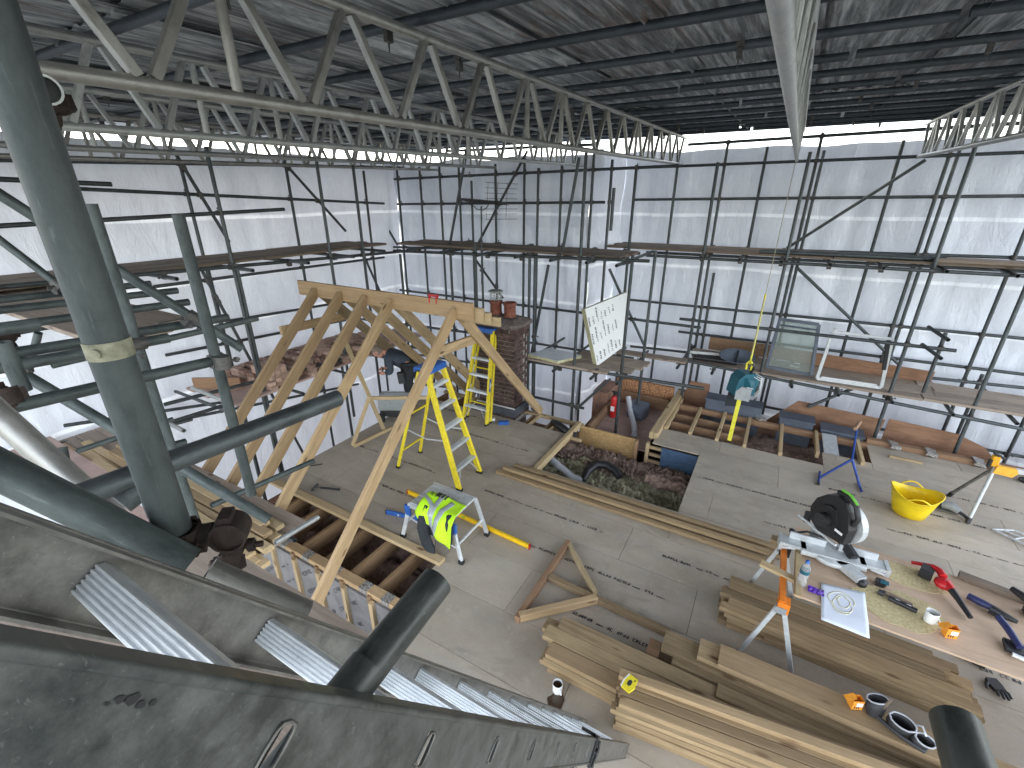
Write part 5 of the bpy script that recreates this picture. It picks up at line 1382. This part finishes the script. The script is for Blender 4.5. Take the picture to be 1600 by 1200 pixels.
# gloves on the deck in front of the bench
def glove(c_, ang, label, flat=.018):
    t = thing('glove', label, 'glove', c_, 'work gloves on the deck'); M = Matrix.Translation(c_) @ Matrix.Rotation(ang, 4, 'Z')
    MB().prism([(-.04, -.06), (.035, -.06), (.045, .0), (.04, .04), (-.04, .04), (-.045, 0)], M @ Matrix.Translation((0, 0, flat)), .03).obj('palm', 'black_leather', t)
    for i, (x, L) in enumerate([(-.032, .065), (-.011, .08), (.011, .075), (.031, .055)]):
        MB().path([M @ V((x, .035, flat)), M @ V((x * 1.15, .035 + L * .5, flat + .014)), M @ V((x * 1.3, .035 + L, flat - .002))], [.012, .011, .009], 8).obj('finger', 'black_leather', t)
    MB().path([M @ V((.04, -.02, flat)), M @ V((.07, .0, flat + .01)), M @ V((.085, .03, flat))], [.014, .013, .010], 8).obj('thumb', 'black_leather', t)
    return t
glove((2.17, 4.11, 0), R(200), 'black work glove lying palm down on the deck in front of the bench'); glove((2.10, 4.32, 0), R(70), 'dark crumpled glove half under the front edge of the bench', .02)

# tool pouch on the timbers and the orange box beside it
tp = thing('tool_pouch', 'worn black leather tool pouches on the foreground boards', 'tool belt', (1.25, 3.02, .335))
def pouch(c_, r_, h, tilt, n=18):
    M = Matrix.Translation(c_) @ Euler(tilt).to_matrix().to_4x4(); b_ = MB(); rings = []
    for (rr, zz) in [(r_ * .75, 0), (r_ * .95, h * .4), (r_, h), (r_ * .9, h), (r_ * .82, h * .5), (r_ * .6, .01)]:
        rings += [M @ V((rr * math.cos(2 * math.pi * i / n) * (1 + .06 * math.sin(3 * i)), rr * .72 * math.sin(2 * math.pi * i / n), zz + (.01 * math.cos(2 * math.pi * i / n) if zz == h else 0))) for i in range(n)]
    b_.add(rings, [(j * n + i, j * n + (i + 1) % n, (j + 1) * n + (i + 1) % n, (j + 1) * n + i) for j in range(5) for i in range(n)], True)
    b_.add(rings[:n], [tuple(range(n))[::-1]]); b_.add(rings[-n:], [tuple(range(n))])
    o = b_.obj('pouch', 'black_leather', tp)
    rim = MB().path([M @ V((r_ * math.cos(2 * math.pi * i / n) * (1 + .06 * math.sin(3 * i)), r_ * .72 * math.sin(2 * math.pi * i / n), h + .01 * math.cos(2 * math.pi * i / n))) for i in range(n + 1)], .006, 6, False); rim.obj('rim', 'hose_grey', o)
pouch((1.17, 3.05, .34), .062, .13, (R(-12), 0, R(20))); pouch((1.285, 3.015, .34), .07, .11, (R(10), R(8), R(-15))); pouch((1.385, 2.985, .31), .055, .10, (R(15), R(18), R(10)))
MB().path([(1.12, 3.09, .36), (1.2, 3.0, .37), (1.3, 2.95, .36), (1.42, 2.93, .34), (1.45, 2.98, .32), (1.4, 3.05, .35)], .014, 8).obj('belt', 'black_leather', tp)
MB().path([(1.36, 3.03, .42), (1.40, 3.02, .45), (1.42, 2.98, .42)], .007, 6).obj('buckle', 'alu_bright', tp); MB().bar((1.20, 3.06, .38), (1.215, 3.05, .53), .04, .012).obj('carpenters_pencil_card', 'old_wood', tp)
obox(V((1.055, 3.05, .34)), (0, 0, R(25)), 'orange screw box standing on the boards beside the tool pouches')
o = MB().path([(1.50, 3.04, .26), (1.54, 3.02, .25), (1.60, 2.98, .2)], [.018, .022, .014], 10).obj('screwdriver', 'red_plastic', None); tags(o, 'pinkish red tool handle next to the dark tube end', 'hand tool')

# ================================================================== TUB, STANDS, TOOLS ON THE FAR DECK
tu = thing('rubber_tub', 'yellow flexible rubber tub, squashed oval, on the right of the deck', 'tub', (2.0, 6.55, 0))
n_ = 40; rings = []
def tubp(a, q, inset=0.0):
    rx, ry = .165 + .09 * q - inset, .165 + .05 * q - inset
    return V((1.99 + rx * math.cos(a), 6.55 + ry * math.sin(a), .31 * q + (.045 * math.cos(2 * a) * q * q) + .004))
for q, ins in [(0, .03), (.03, 0), (.35, 0), (.7, 0), (.97, 0), (1.0, -.008), (1.02, .0), (1.0, .01), (.7, .008), (.3, .008), (.05, .01)]: rings += [tubp(2 * math.pi * i / n_, q, ins) for i in range(n_)]
fs = [(j * n_ + i, j * n_ + (i + 1) % n_, (j + 1) * n_ + (i + 1) % n_, (j + 1) * n_ + i) for j in range(10) for i in range(n_)]
b_ = MB().add(rings, fs, True); b_.add(rings[:n_], [tuple(range(n_))[::-1]]); b_.add(rings[-n_:], [tuple(range(n_))]); b_.obj('body', 'yellow_plastic', tu)
for s in (1, -1):
    hp_ = [tubp(s * math.pi / 2 + (k - 4) * .11, 1.0) + V((0, s * .012, .07 * math.sin(math.pi * k / 8))) for k in range(9)]
    MB().path(hp_, .010, 8).obj('handle', 'yellow_plastic', tu)
ys = thing('saw_stand', 'yellow saw stand arm on splayed silver legs at the right edge', 'saw stand', (2.75, 7.0, 0))
hp0 = aY(1548, 722, 7.0); hp0 = V((2.72, 7.0, .66))
for f_ in (V((2.53, 7.27, .015)), V((2.58, 6.67, .015))):
    lg = MB().cyl(hp0, f_, .02, n=14).obj('leg', 'alu_dull' if f_.y > 7 else 'light_grey', ys); MB().cyl(f_ + V((0, 0, -.012)), f_ + (hp0 - f_).normalized() * .06, .026, n=12).obj('foot', 'black_plastic', lg)
MB().prism([(-.07, -.05), (.10, -.06), (.14, 0), (.12, .05), (-.05, .05)], Matrix.Translation(hp0 + V((.05, -.02, -.01))) @ Matrix.Rotation(R(80), 4, 'X'), .07).obj('leg_bracket', 'amber_paint', ys)
MB().bar(hp0 + V((-.02, 0, .02)), hp0 + V((-.03, 0, .15)), .06, .07, ch=.01).obj('clamp_body', 'amber_paint', ys); MB().bar(hp0 + V((-.06, 0, .18)), hp0 + V((.05, .0, .13)), .05, .025).obj('clamp_jaw', 'black_plastic', ys)
MB().cyl(hp0 + V((-.07, -.02, .0)), hp0 + V((-.07, -.02, .10)), .02).obj('clamp_lever', 'black_plastic', ys); MB().bar(hp0 + V((.1, .0, .0)), hp0 + V((1.4, .15, .02)), .05, .06).obj('beam', 'light_grey', ys)
bs = thing('roller_stand', 'blue tubular roller stand on the deck left of the yellow tub', 'stand', (1.3, 6.95, 0))
T_ = V((1.36, 6.98, .36))
MB().cyl(T_ + V((-.0, 0, 0)), T_ + V((-.06, 0, .50)), .013, n=12).obj('post', 'blue_steel', bs); MB().cyl(T_, V((1.52, 6.88, .02)), .016, n=12).obj('leg', 'blue_steel', bs); MB().cyl(T_, V((1.05, 6.86, .03)), .016, n=12).obj('leg', 'blue_steel', bs)
MB().cyl((1.03, 6.70, .02), (1.06, 7.04, .025), .015, n=12).obj('foot_bar', 'blue_steel', bs); MB().cyl((1.03, 6.68, .02), (1.035, 6.73, .02), .018).obj('foot_cap', 'black_plastic', bs); MB().cyl((1.53, 6.78, .02), (1.51, 7.0, .02), .015, n=12).obj('foot_bar', 'blue_steel', bs)
MB().cyl(T_ + V((-.10, -.15, .51)), T_ + V((-.02, .15, .50)), .022, n=14).obj('roller', 'brown_wood', bs)
pn = thing('circular_saw', 'grey power tool lying on the deck beside the yellow tub', 'power tool', (2.42, 6.86, 0))
MB().prism([(-.12, -.07), (.1, -.07), (.12, .05), (-.08, .07)], Matrix.Translation((2.42, 6.86, .02)), .012).obj('base_plate', 'alu_dull', pn); MB().path([(2.36, 6.86, .07), (2.44, 6.84, .09), (2.52, 6.80, .06)], [.045, .055, .04], 14).obj('motor', 'grey_plastic', pn)
MB().lathe([(0, .0), (.07, .0), (.08, .02), (.07, .04), (0, .045)], (2.36, 6.90, .04), 20).obj('guard', 'black_plastic', pn); MB().path([(2.5, 6.80, .06), (2.56, 6.77, .04), (2.6, 6.75, .02)], .02, 10).obj('grip', 'black_plastic', pn); MB().path([(2.38, 6.95, .03), (2.33, 7.02, .02), (2.42, 7.03, .02)], .025, 8).obj('dust_port', 'dark_rubber', pn)
sf = thing('folding_bracket', 'flat silver triangular bracket lying at the right edge of the deck', 'bracket', (2.95, 6.6, 0))
q = [V((2.80, 6.64, .02)), V((3.10, 6.42, .02)), V((3.25, 6.62, .03)), V((3.0, 6.72, .03))]
for i in range(4): MB().cyl(q[i], q[(i + 1) % 4], .012).obj('rail', 'light_grey', sf)
MB().cyl(q[0].lerp(q[1], .5), q[2].lerp(q[3], .5), .01).cyl(q[0].lerp(q[3], .5), q[1].lerp(q[2], .5), .01).obj('cross_rail', 'light_grey', sf)
o = MB().bar((3.5, 8.2, .03), (3.62, 8.26, .05), .1, .06, ch=.015).cyl((3.46, 8.2, .04), (3.66, 8.18, .04), .02).obj('tool_scraps', 'dark_rubber', None); tags(o, 'small dark tool on the far right deck edge beyond the saw stand', 'tool')

# ================================================================== HOIST
hx, hy = -.1, 6.3
ho = thing('chain_hoist', 'teal electric hoist hanging on a thin rope, with a yellow strap below', 'hoist', (hx, hy, 1.3))
ztop = rz(9.0, 4.03)
MB().cyl((hx, 8.6, rz(8.6, 4.0)), (hx, hy, 1.82), .005, n=6).obj('rope', 'rope_pale', ho)
MB().cyl(V((hx, 8.6, rz(8.6, 4.0))).lerp(V((hx, hy, 1.82)), .72), (hx, hy, 1.70), .011, n=8).obj('rope_whipping', 'yellow_strap', ho)
MB().path([(hx - .03, hy, 1.62), (hx - .035, hy, 1.7), (hx, hy, 1.75), (hx + .035, hy, 1.7), (hx + .02, hy, 1.62)], .013, 8).obj('sling', 'yellow_strap', ho)
MB().path([(hx + .03, hy, 1.71), (hx + .06, hy, 1.66), (hx + .03, hy, 1.58), (hx + .01, hy, 1.64)], .018, 8).obj('hook', 'black_plastic', ho)
MB().prism([(-.17, -.12), (-.14, .10), (-.06, .17), (.08, .16), (.12, .02), (.10, -.14)], Matrix.Translation((hx - .02, hy, 1.42)) @ Matrix.Rotation(R(-90), 4, 'X') @ Matrix.Rotation(R(180), 4, 'X') @ Matrix.Rotation(R(35), 4, 'Y'), .2).obj('housing', 'teal_paint', ho)
MB().cyl((hx - .05, hy - .1, 1.42), (hx + .04, hy + .12, 1.44), .13, .12, 22).obj('drum', 'teal_paint', ho)
MB().prism([(-.09, -.09), (.08, -.09), (.09, .07), (-.03, .09), (-.09, .02)], Matrix.Translation((hx + .0, hy - .15, 1.34)) @ Matrix.Rotation(R(80), 4, 'X'), .05).obj('cover_plate', 'grey_plastic', ho)
MB().bar((hx + .03, hy - .18, 1.44), (hx + .10, hy - .16, 1.43), .004, .02, up=(0, 1, 0)).obj('badge', 'white_label', ho)
for s in (.08, .0, -.08): MB().path([(hx + .08, hy + s, 1.56), (hx + .17, hy + s, 1.52), (hx + .18, hy + s, 1.36), (hx + .12, hy + s, 1.26)], .006, 6).obj('cage_bar', 'light_grey', ho)
MB().prism([(-.06, -.10), (.08, -.08), (.06, .08), (-.05, .08)], Matrix.Translation((hx - .13, hy - .05, 1.2)) @ Matrix.Rotation(R(85), 4, 'X'), .1).obj('chain_bag', 'dark_cloth', ho)
MB().bar((hx - .03, hy - .1, 1.27), (hx - .05, hy - .12, .62), .012, .05, up=(1, 0, 0)).obj('strap', 'yellow_strap', ho)
for k in range(14): pass

# ================================================================== ON THE WALKWAYS: WINDOWS, DISH, INSULATION BOARDS
wf = thing('roof_window', 'dark framed roof window with greenish glass leaning on the lower right walkway', 'window', (.45, 8.9, .82))
def quadframe(par, c4, w, th, mat, name='frame_bar'):
    for i in range(4):
        MB().bar(c4[i], c4[(i + 1) % 4], th, w, up=(0, -1, .15), ch=.004).obj(name, mat, par)
Wc = [V((.13, 9.0, .84)), V((.82, 8.92, .84)), V((.76, 9.12, 1.68)), V((.17, 9.2, 1.68))]
quadframe(wf, Wc, .065, .05, 'lead_grey')
MB().add([p + V((0, .01, 0)) for p in Wc] + [p + V((0, -.004, 0)) for p in Wc], [(3, 2, 1, 0), (4, 5, 6, 7)]).obj('pane', 'pane_glass', wf)
MB().bar((.48, 8.98, .93), (.62, 8.965, .93), .006, .06, up=(0, -1, .15)).bar((.54, 8.985, .99), (.62, 8.975, .99), .006, .06, up=(0, -1, .15)).obj('sticker', 'white_label', wf)
MB().bar((.20, 9.10, 1.6), (.74, 9.04, 1.6), .01, .03).obj('glazing_bead', 'lead_grey', wf)
w2 = thing('window_frame', 'empty pale grey window frame standing on the lower right walkway', 'window frame', (1.3, 8.9, .82))
W2 = [V((.90, 8.78, .84)), V((1.78, 8.82, .84)), V((1.74, 8.92, 1.62)), V((.95, 8.88, 1.64))]
quadframe(w2, W2, .035, .05, 'light_grey'); MB().bar(W2[1] + V((-.04, 0, .3)), W2[2] + V((-.04, 0, -.02)), .05, .05, up=(0, -1, .1)).obj('hinge_side', 'dark_rubber', w2)
MB().bar(W2[0] + V((.06, .02, .03)), W2[1] + V((-.06, .02, .03)), .03, .02).obj('glazing_bead', 'white_label', w2)
MB().bar(W2[3] + V((.02, .0, -.02)), W2[3] + V((.02, 0, .06)), .03, .03).obj('hinge', 'light_grey', w2)
ds = thing('satellite_dish', 'dark grey satellite dish resting face up on the lower right walkway', 'dish', (-.37, 8.85, .82))
MB().lathe([(0, .0), (.12, .012), (.25, .06), (.30, .095), (.302, .10), (.29, .102), (.2, .05), (0, .02)], (-.37, 8.84, .83), 32, 1, .62).obj('reflector', 'lead_grey', ds)
MB().bar((-.37, 8.68, .87), (-.37, 9.0, .90), .03, .03).obj('arm', 'black_plastic', ds)
ds.location.z = .93; ds.rotation_euler = (R(28), 0, 0)
gt = thing('gutter_lengths', 'bundle of black plastic gutter and pipe on the left end of the lower right walkway', 'pipes', (-.8, 8.95, .84))
for i in range(3): MB().cyl((-1.1 + .04 * i, 8.8 + .1 * i, .87 + .02 * i), (-.35 + .1 * i, 8.85 + .1 * i, .87 + .02 * i), .045, n=14, hollow=.2).obj('pipe', 'black_plastic', gt)
MB().bar((-1.2, 8.82, .95), (-.55, 8.95, .96), .012, .05).obj('strip', 'light_grey', gt)

pb = thing('walkway', 'small board platform right of the chimney carrying the insulation boards', 'walkway', (-2.9, 7.2, .93), 'scaffold board walkways')
for (x0, y0, x1, y1) in [(-3.85, 7.12, -2.2, 7.12), (-3.8, 7.36, -1.85, 7.36), (-3.3, 7.6, -1.75, 7.62), (-3.0, 7.85, -1.7, 7.85), (-2.5, 8.3, -1.15, 8.35)]:
    beam('board', (x0, y0, .91), (x1, y1, .91), .222, .038, 'board_grey', pb)
ib = thing('insulation_board', 'foil faced insulation board lying flat on the small platform right of the chimney', 'insulation board', (-3.3, 7.2, .95), 'foil faced insulation boards')
MB().prism([(-3.75, 7.08), (-3.10, 7.0), (-2.85, 7.5), (-3.55, 7.62)], Matrix.Translation((0, 0, .96)), .05).obj('foam_core', 'pir_edge', ib)
MB().prism([(-3.75, 7.08), (-3.10, 7.0), (-2.85, 7.5), (-3.55, 7.62)], Matrix.Translation((0, 0, .988)), .004).obj('foil_face', 'alu_bright', ib)
i2 = thing('insulation_board', 'large printed insulation board leaning on edge on the small platform', 'insulation board', (-2.4, 7.6, .95), 'foil faced insulation boards')
q = [aY(933, 572, 7.30), aY(976, 540, 7.95), aY(983, 455, 7.95), aY(914, 483, 7.30)]
n__ = (q[1] - q[0]).cross(q[3] - q[0]).normalized()
if n__.dot(V((0, 0, 3.7)) - q[0]) < 0: n__ = -n__
d_ = ray(983, 455); q[2] = EYE + d_ * ((q[0] - EYE).dot(n__) / d_.dot(n__))
def slab(pts, off0, off1): 
    a = [p + n__ * off0 for p in pts]; b2 = [p + n__ * off1 for p in pts]
    return MB().add(a + b2, [(0, 1, 2, 3), (7, 6, 5, 4), (0, 4, 5, 1), (1, 5, 6, 2), (2, 6, 7, 3), (3, 7, 4, 0)])
slab(q, -.1, 0).obj('foam_core', 'pir_edge', i2)
slab([p for p in q], .001, .003).obj('facing', 'white_label', i2)
ex = (q[1] - q[0]).normalized(); ey = (q[3] - q[0]); Lx = (q[1] - q[0]).length; Ly = ey.length
for i in range(7):
    for j in range(3):
        p = q[0].lerp(q[1], .06 + .135 * i) + ey * (.06 + .31 * j) + n__ * .005
        place('print', print_mesh(.11 * Ly, .034, 500 + i * 3 + j, gap=.012, tk=.010), p, ey + ex * .05, n__, i2, kind='stuff')

# plywood sheets leaning along the back right edge of the deck
def leaner(label, pts, y, mat='plywood', lean=.18):
    o = MB().prism(pts, Matrix.Translation((0, y, 0)) @ Matrix.Rotation(R(90) - lean * .5, 4, 'X'), .018).obj('plywood_sheet', mat, None)
    return tags(o, label, 'plywood', 'plywood sheets along the far deck edge')
leaner('long reddish plywood sheet with a cut left corner, leaning at the back right', [(.15, -.35), (1.9, -.35), (2.0, .26), (.74, .32)], 8.92)
leaner('reddish plywood sheet with a sloping right end at the far right deck edge', [(2.02, -.35), (3.7, -.35), (3.28, .10), (2.9, .24), (2.05, .28)], 8.95)
leaner('small reddish plywood piece left of the hoist', [(-1.3, -.3), (-.72, -.3), (-.74, .32), (-1.1, .32)], 8.95)

# fire extinguisher on the low roof
fe = thing('fire_extinguisher', 'red fire extinguisher with a white collar on the low roof', 'fire extinguisher', (-2.27, 7.85, -.27))
MB().lathe([(0, 0), (.058, 0), (.062, .02), (.062, .38), (.045, .43), (.025, .45)], (-2.27, 7.85, -.27), 20).obj('cylinder', 'red_paint', fe); MB().box((-2.27, 7.80, -.08), (.07, .03, .1)).obj('label', 'white_label', fe)
MB().cyl((-2.27, 7.85, .18), (-2.27, 7.85, .25), .03).bar((-2.33, 7.85, .25), (-2.17, 7.85, .26), .03, .025).obj('valve', 'black_plastic', fe); MB().path([(-2.24, 7.85, .23), (-2.15, 7.82, .12), (-2.17, 7.8, -.1)], .014).obj('hose', 'black_plastic', fe)
o = MB().path([(-2.05, 8.0, .15), (-1.95, 7.9, -.1), (-1.75, 7.5, -.2), (-1.68, 7.25, -.22)], .05, 12).obj('duct_hose', 'hose_grey', None); tags(o, 'grey flexible hose bending down onto the low roof', 'hose')
o = MB().bar((-2.0, 8.1, -.12), (-1.7, 8.05, -.12), .35, .3, ch=.05).obj('plastic_crate', 'lead_grey', None); tags(o, 'blue-grey crate on the low roof beside the extinguisher', 'crate')
# hoses in the loft opening
def corr(pts, r_, name, mat, label):
    P = []; rr = []
    pts = [V(p) for p in pts]
    for a in range(len(pts) - 1):
        for k in range(14): P.append(pts[a].lerp(pts[a + 1], k / 14)); rr.append(r_ * (1 if k % 2 else .88))
    o = MB().path(P, rr, 12).obj(name, mat, None); return tags(o, label, 'duct')
corr([(-2.75, 5.75, -.12), (-2.45, 5.65, -.2), (-2.15, 5.58, -.3), (-1.98, 5.6, -.32)], .06, 'flexible_duct', 'hose_grey', 'pale corrugated duct in the loft opening')
o = MB().path([(-1.98, 5.6, -.3), (-1.97, 5.75, -.22), (-1.9, 5.92, -.17), (-1.75, 5.97, -.17), (-1.58, 5.93, -.2), (-1.5, 5.86, -.24)], [.05, .065, .07, .065, .07, .06], 14).obj('black_duct', 'black_plastic', None); tags(o, 'bent black duct lying on the insulation in the loft opening', 'duct')
o = lumpy(-1.15, -.5, 5.9, 6.3, -.24, .05, 'brown_wool', 'insulation_roll', 30, 20, 21); tags(o, 'brown roll of mineral wool at the right of the loft opening', 'insulation')
o = MB().path([(-2.95, 6.55, .02), (-2.8, 6.45, .04), (-2.6, 6.4, -.02), (-2.45, 6.42, -.05)], [.05, .07, .065, .04], 12).obj('black_pipe_elbow', 'black_plastic', None); tags(o, 'short black pipe lying in the joist bay right of the chimney', 'pipe')
bb = thing('blue_hand_tool', 'blue tool on the deck at the foot of the chimney', 'tool', (-3.9, 6.0, 0)); MB().bar((-3.75, 6.02, .03), (-3.6, 6.12, .03), .09, .05).obj('tool', 'blue_plastic', bb); MB().bar((-4.0, 6.0, .03), (-3.85, 6.05, .06), .06, .05).obj('block', 'white_label', bb)

# ================================================================== TOOL CASE BY THE MAN
tk = thing('tool_case', 'silver and black power tool case on wheels beside the man', 'tool case', (-5.85, 5.75, 0))
MB().bar((-6.02, 5.62, .30), (-5.5, 5.92, .30), .34, .26, ch=.03).obj('lid', 'silver_case', tk); MB().bar((-6.0, 5.62, .12), (-5.52, 5.90, .12), .30, .12, ch=.02).obj('base', 'dark_rubber', tk)
MB().cyl((-5.86, 5.42, .09), (-5.80, 5.46, .09), .085, n=20).obj('wheel', 'black_plastic', tk); MB().bar((-5.93, 5.5, .36), (-5.83, 5.55, .36), .02, .09).obj('label', 'green_plastic', tk)
for k in range(3): MB().bar((-5.97, 5.60 + .09 * k, .437), (-5.55, 5.84 + .09 * k, .437), .02, .012).obj('lid_rib', 'light_grey', tk)

tk.location.x += .27; tk.location.y -= .38
# ================================================================== THE MAN
pr_ = thing('person', 'person with grey hair in a grey-blue jacket bending over his work', 'person', (-5.45, 5.72, 0))
LFT = V((-.866, -.5, 0)); BCK = V((-.5, .866, 0)); O_ = V((-5.43, 5.74, 0))
def bp_(l, d, z): return O_ + LFT * l + BCK * d + V((0, 0, z))
def skin(name, nodes, edges, mat, parent, sub=2, root=0):
    me = bpy.data.meshes.new(name); off = world_of(parent)
    me.from_pydata([tuple(p - off) for p, r_ in nodes], edges, []); me.materials.append(MATS[mat])
    o = bpy.data.objects.new(name, me); C.objects.link(o); o.parent = parent
    m_ = o.modifiers.new('skin', 'SKIN')
    for i, (p, r_) in enumerate(nodes):
        sv_ = me.skin_vertices[0].data[i]; rr = r_ if isinstance(r_, tuple) else (r_, r_); sv_.radius = rr; sv_.use_root = (i == root)
    m_.use_smooth_shade = True
    s_ = o.modifiers.new('sub', 'SUBSURF'); s_.levels = sub; s_.render_levels = sub
    return o
joints = dict(pel=(0, 0, .90), sp=(.12, 0, .97), che=(.28, 0, 1.07), nk=(.40, 0, 1.13), hd=(.49, 0, 1.14),
    hipR=(-.01, -.10, .86), kneR=(.05, -.12, .48), ankR=(-.03, -.12, .09), toeR=(.12, -.13, .04),
    hipL=(.0, .10, .86), kneL=(.12, .13, .48), ankL=(.10, .15, .09), toeL=(.25, .16, .04),
    shR=(.32, -.18, 1.06), elR=(.30, -.22, .83), wrR=(.42, -.12, .78), haR=(.50, -.08, .76),
    shL=(.34, .18, 1.06), elL=(.34, .22, .93), wrL=(.47, .08, .80), haL=(.54, .03, .79))
J = {k: bp_(*v) for k, v in joints.items()}
ids = list(J); rad = dict(pel=.13, sp=.12, che=.135, nk=.055, hd=.06, hipR=.085, kneR=.055, ankR=.038, toeR=.03, hipL=.085, kneL=.055, ankL=.038, toeL=.03, shR=.055, elR=.04, wrR=.026, haR=.034, shL=.055, elL=.04, wrL=.026, haL=.034)
nodes = [(J[k], rad[k]) for k in ids]; ed = [('pel', 'sp'), ('sp', 'che'), ('che', 'nk'), ('nk', 'hd'), ('pel', 'hipR'), ('hipR', 'kneR'), ('kneR', 'ankR'), ('ankR', 'toeR'), ('pel', 'hipL'), ('hipL', 'kneL'), ('kneL', 'ankL'), ('ankL', 'toeL'), ('che', 'shR'), ('shR', 'elR'), ('elR', 'wrR'), ('wrR', 'haR'), ('che', 'shL'), ('shL', 'elL'), ('elL', 'wrL'), ('wrL', 'haL')]
edges = [(ids.index(a), ids.index(b2)) for a, b2 in ed]
for h_ in ('haR', 'haL'):
    hi = ids.index(h_)
    for q in range(5):
        off = (q - 1.5) * .018; ln = (.035, .045, .048, .042, .03)[q]
        d1 = LFT * ln * .6 + BCK * off * .6; d2 = LFT * ln * .25 + V((0, 0, -ln * .7))
        if q == 4: d1 = V((0, 0, .03)) + LFT * -.005; d2 = LFT * .02 + V((0, 0, .01))
        nodes += [(J[h_] + BCK * off + d1 * 1.2, .009), (J[h_] + BCK * off + d1 * 1.2 + d2, .007)]
        edges += [(hi, len(nodes) - 2), (len(nodes) - 2, len(nodes) - 1)]
skin('body', nodes, edges, 'skin', pr_, 2)
# head shaped on the neck
hb_ = MB(); hc = bp_(.55, 0, 1.145); rings = []; nh = 20; Rh = Matrix.Rotation(R(-30), 3, BCK)
prof_h = [(-.115, .028), (-.105, .05), (-.075, .064), (-.04, .072), (0, .078), (.04, .079), (.075, .070), (.10, .05), (.115, .02)]
upv = (LFT * .75 + V((0, 0, .62))).normalized(); fwd = (LFT * .62 - V((0, 0, .75))).normalized()
for z_, r_ in prof_h:
    for i in range(nh):
        a = 2 * math.pi * i / nh; c_ = math.cos(a); ff = r_ * 1.18 * c_
        if c_ > .9 and -.03 < z_ < .01: ff += .022                       # nose
        if c_ > .8 and z_ < -.07: ff += .008                             # chin
        if .5 < c_ < .95 and 0 < z_ < .03: ff -= .006                    # eye sockets
        rings.append(hc + upv * z_ + fwd * ff + BCK * (r_ * math.sin(a)))
hb_.add(rings, [(j * nh + i, j * nh + (i + 1) % nh, (j + 1) * nh + (i + 1) % nh, (j + 1) * nh + i) for j in range(8) for i in range(nh)], True)
hb_.add(rings[:nh], [tuple(range(nh))[::-1]]); hb_.add(rings[-nh:], [tuple(range(nh))])
for s in (-1, 1): hb_.bar(hc + BCK * s * .079 - upv * .02, hc + BCK * s * .079 + upv * .03, .014, .03, up=fwd)
hb_.obj('head', 'skin', pr_)
for s in (-1, 1): MB().lathe([(0, -.008), (.008, 0), (0, .008)], hc + fwd * .082 + BCK * s * .03 + upv * .015, 8).obj('eye', 'ink', pr_)
MB().bar(hc + fwd * .083 - upv * .06 - BCK * .02, hc + fwd * .083 - upv * .06 + BCK * .02, .006, .006).obj('mouth', 'red_plastic', pr_)
hr = MB(); rings = []
for z_, r_ in [(-.06, .068), (-.03, .078), (.0, .084), (.04, .086), (.08, .075), (.105, .053), (.12, .02)]:
    for i in range(nh):
        a = 2 * math.pi * i / nh; c_ = math.cos(a); k_ = 1.0 if c_ < .35 or z_ > .06 else .86
        rings.append(hc + upv * z_ + fwd * (r_ * 1.18 * c_ * k_ - .004) + BCK * (r_ * math.sin(a) * k_))
hr.add(rings, [(j * nh + i, j * nh + (i + 1) % nh, (j + 1) * nh + (i + 1) % nh, (j + 1) * nh + i) for j in range(6) for i in range(nh)], True); hr.add(rings[-nh:], [tuple(range(nh))]); hr.obj('hair', 'hair_grey', pr_)
def sub(keys, eds, grow, name, mat):
    nn = [(J[k], rad[k] + grow.get(k, grow['*'])) for k in keys]; skin(name, nn, [(keys.index(a), keys.index(b2)) for a, b2 in eds], mat, pr_, 2)
sub(['pel', 'sp', 'che', 'nk', 'shR', 'elR', 'wrR', 'shL', 'elL', 'wrL'], [('pel', 'sp'), ('sp', 'che'), ('che', 'nk'), ('che', 'shR'), ('shR', 'elR'), ('elR', 'wrR'), ('che', 'shL'), ('shL', 'elL'), ('elL', 'wrL')], {'*': .022, 'che': .03, 'sp': .035, 'nk': .03, 'pel': .034}, 'jacket', 'jacket_cloth')
sub(['pel', 'hipR', 'kneR', 'ankR', 'hipL', 'kneL', 'ankL'], [('pel', 'hipR'), ('hipR', 'kneR'), ('kneR', 'ankR'), ('pel', 'hipL'), ('hipL', 'kneL'), ('kneL', 'ankL')], {'*': .028, 'pel': .026}, 'trousers', 'trouser_cloth')
sub(['ankR', 'toeR'], [('ankR', 'toeR')], {'*': .02}, 'boot', 'brown_wood'); sub(['ankL', 'toeL'], [('ankL', 'toeL')], {'*': .02}, 'boot', 'brown_wood')
MB().bar(bp_(.12, -.2, .62), bp_(.14, -.2, .82), .09, .12, ch=.02).obj('tool_pouch', 'black_leather', pr_); MB().lathe([(.155, -.03), (.16, 0), (.155, .03)], bp_(0, 0, .93), 20).obj('belt', 'black_leather', pr_)
hh = thing('hand_driver', 'red and black hand tool held by the bending man', 'hand tool', J['haR'])
MB().cyl(J['haR'] - LFT * .03 + V((0, 0, -.02)), J['haR'] + LFT * .05 + V((0, 0, -.0)), .02).obj('body', 'red_plastic', hh); MB().cyl(J['haR'] + V((0, 0, .02)) - LFT * .01, J['haR'] + V((0, 0, .11)) + LFT * -.03, .012).obj('grip', 'black_plastic', hh)

# dark tube end poking in at the lower right, and its neighbour, part of a rail behind the viewer
o = tube('scaffold_tube', (.285, .2, 3.12), (.285, .565, 3.12), .0242, 'alu_dark', None, 32); tags(o, 'thick dark scaffold tube end poking in at the bottom right corner', 'tube')
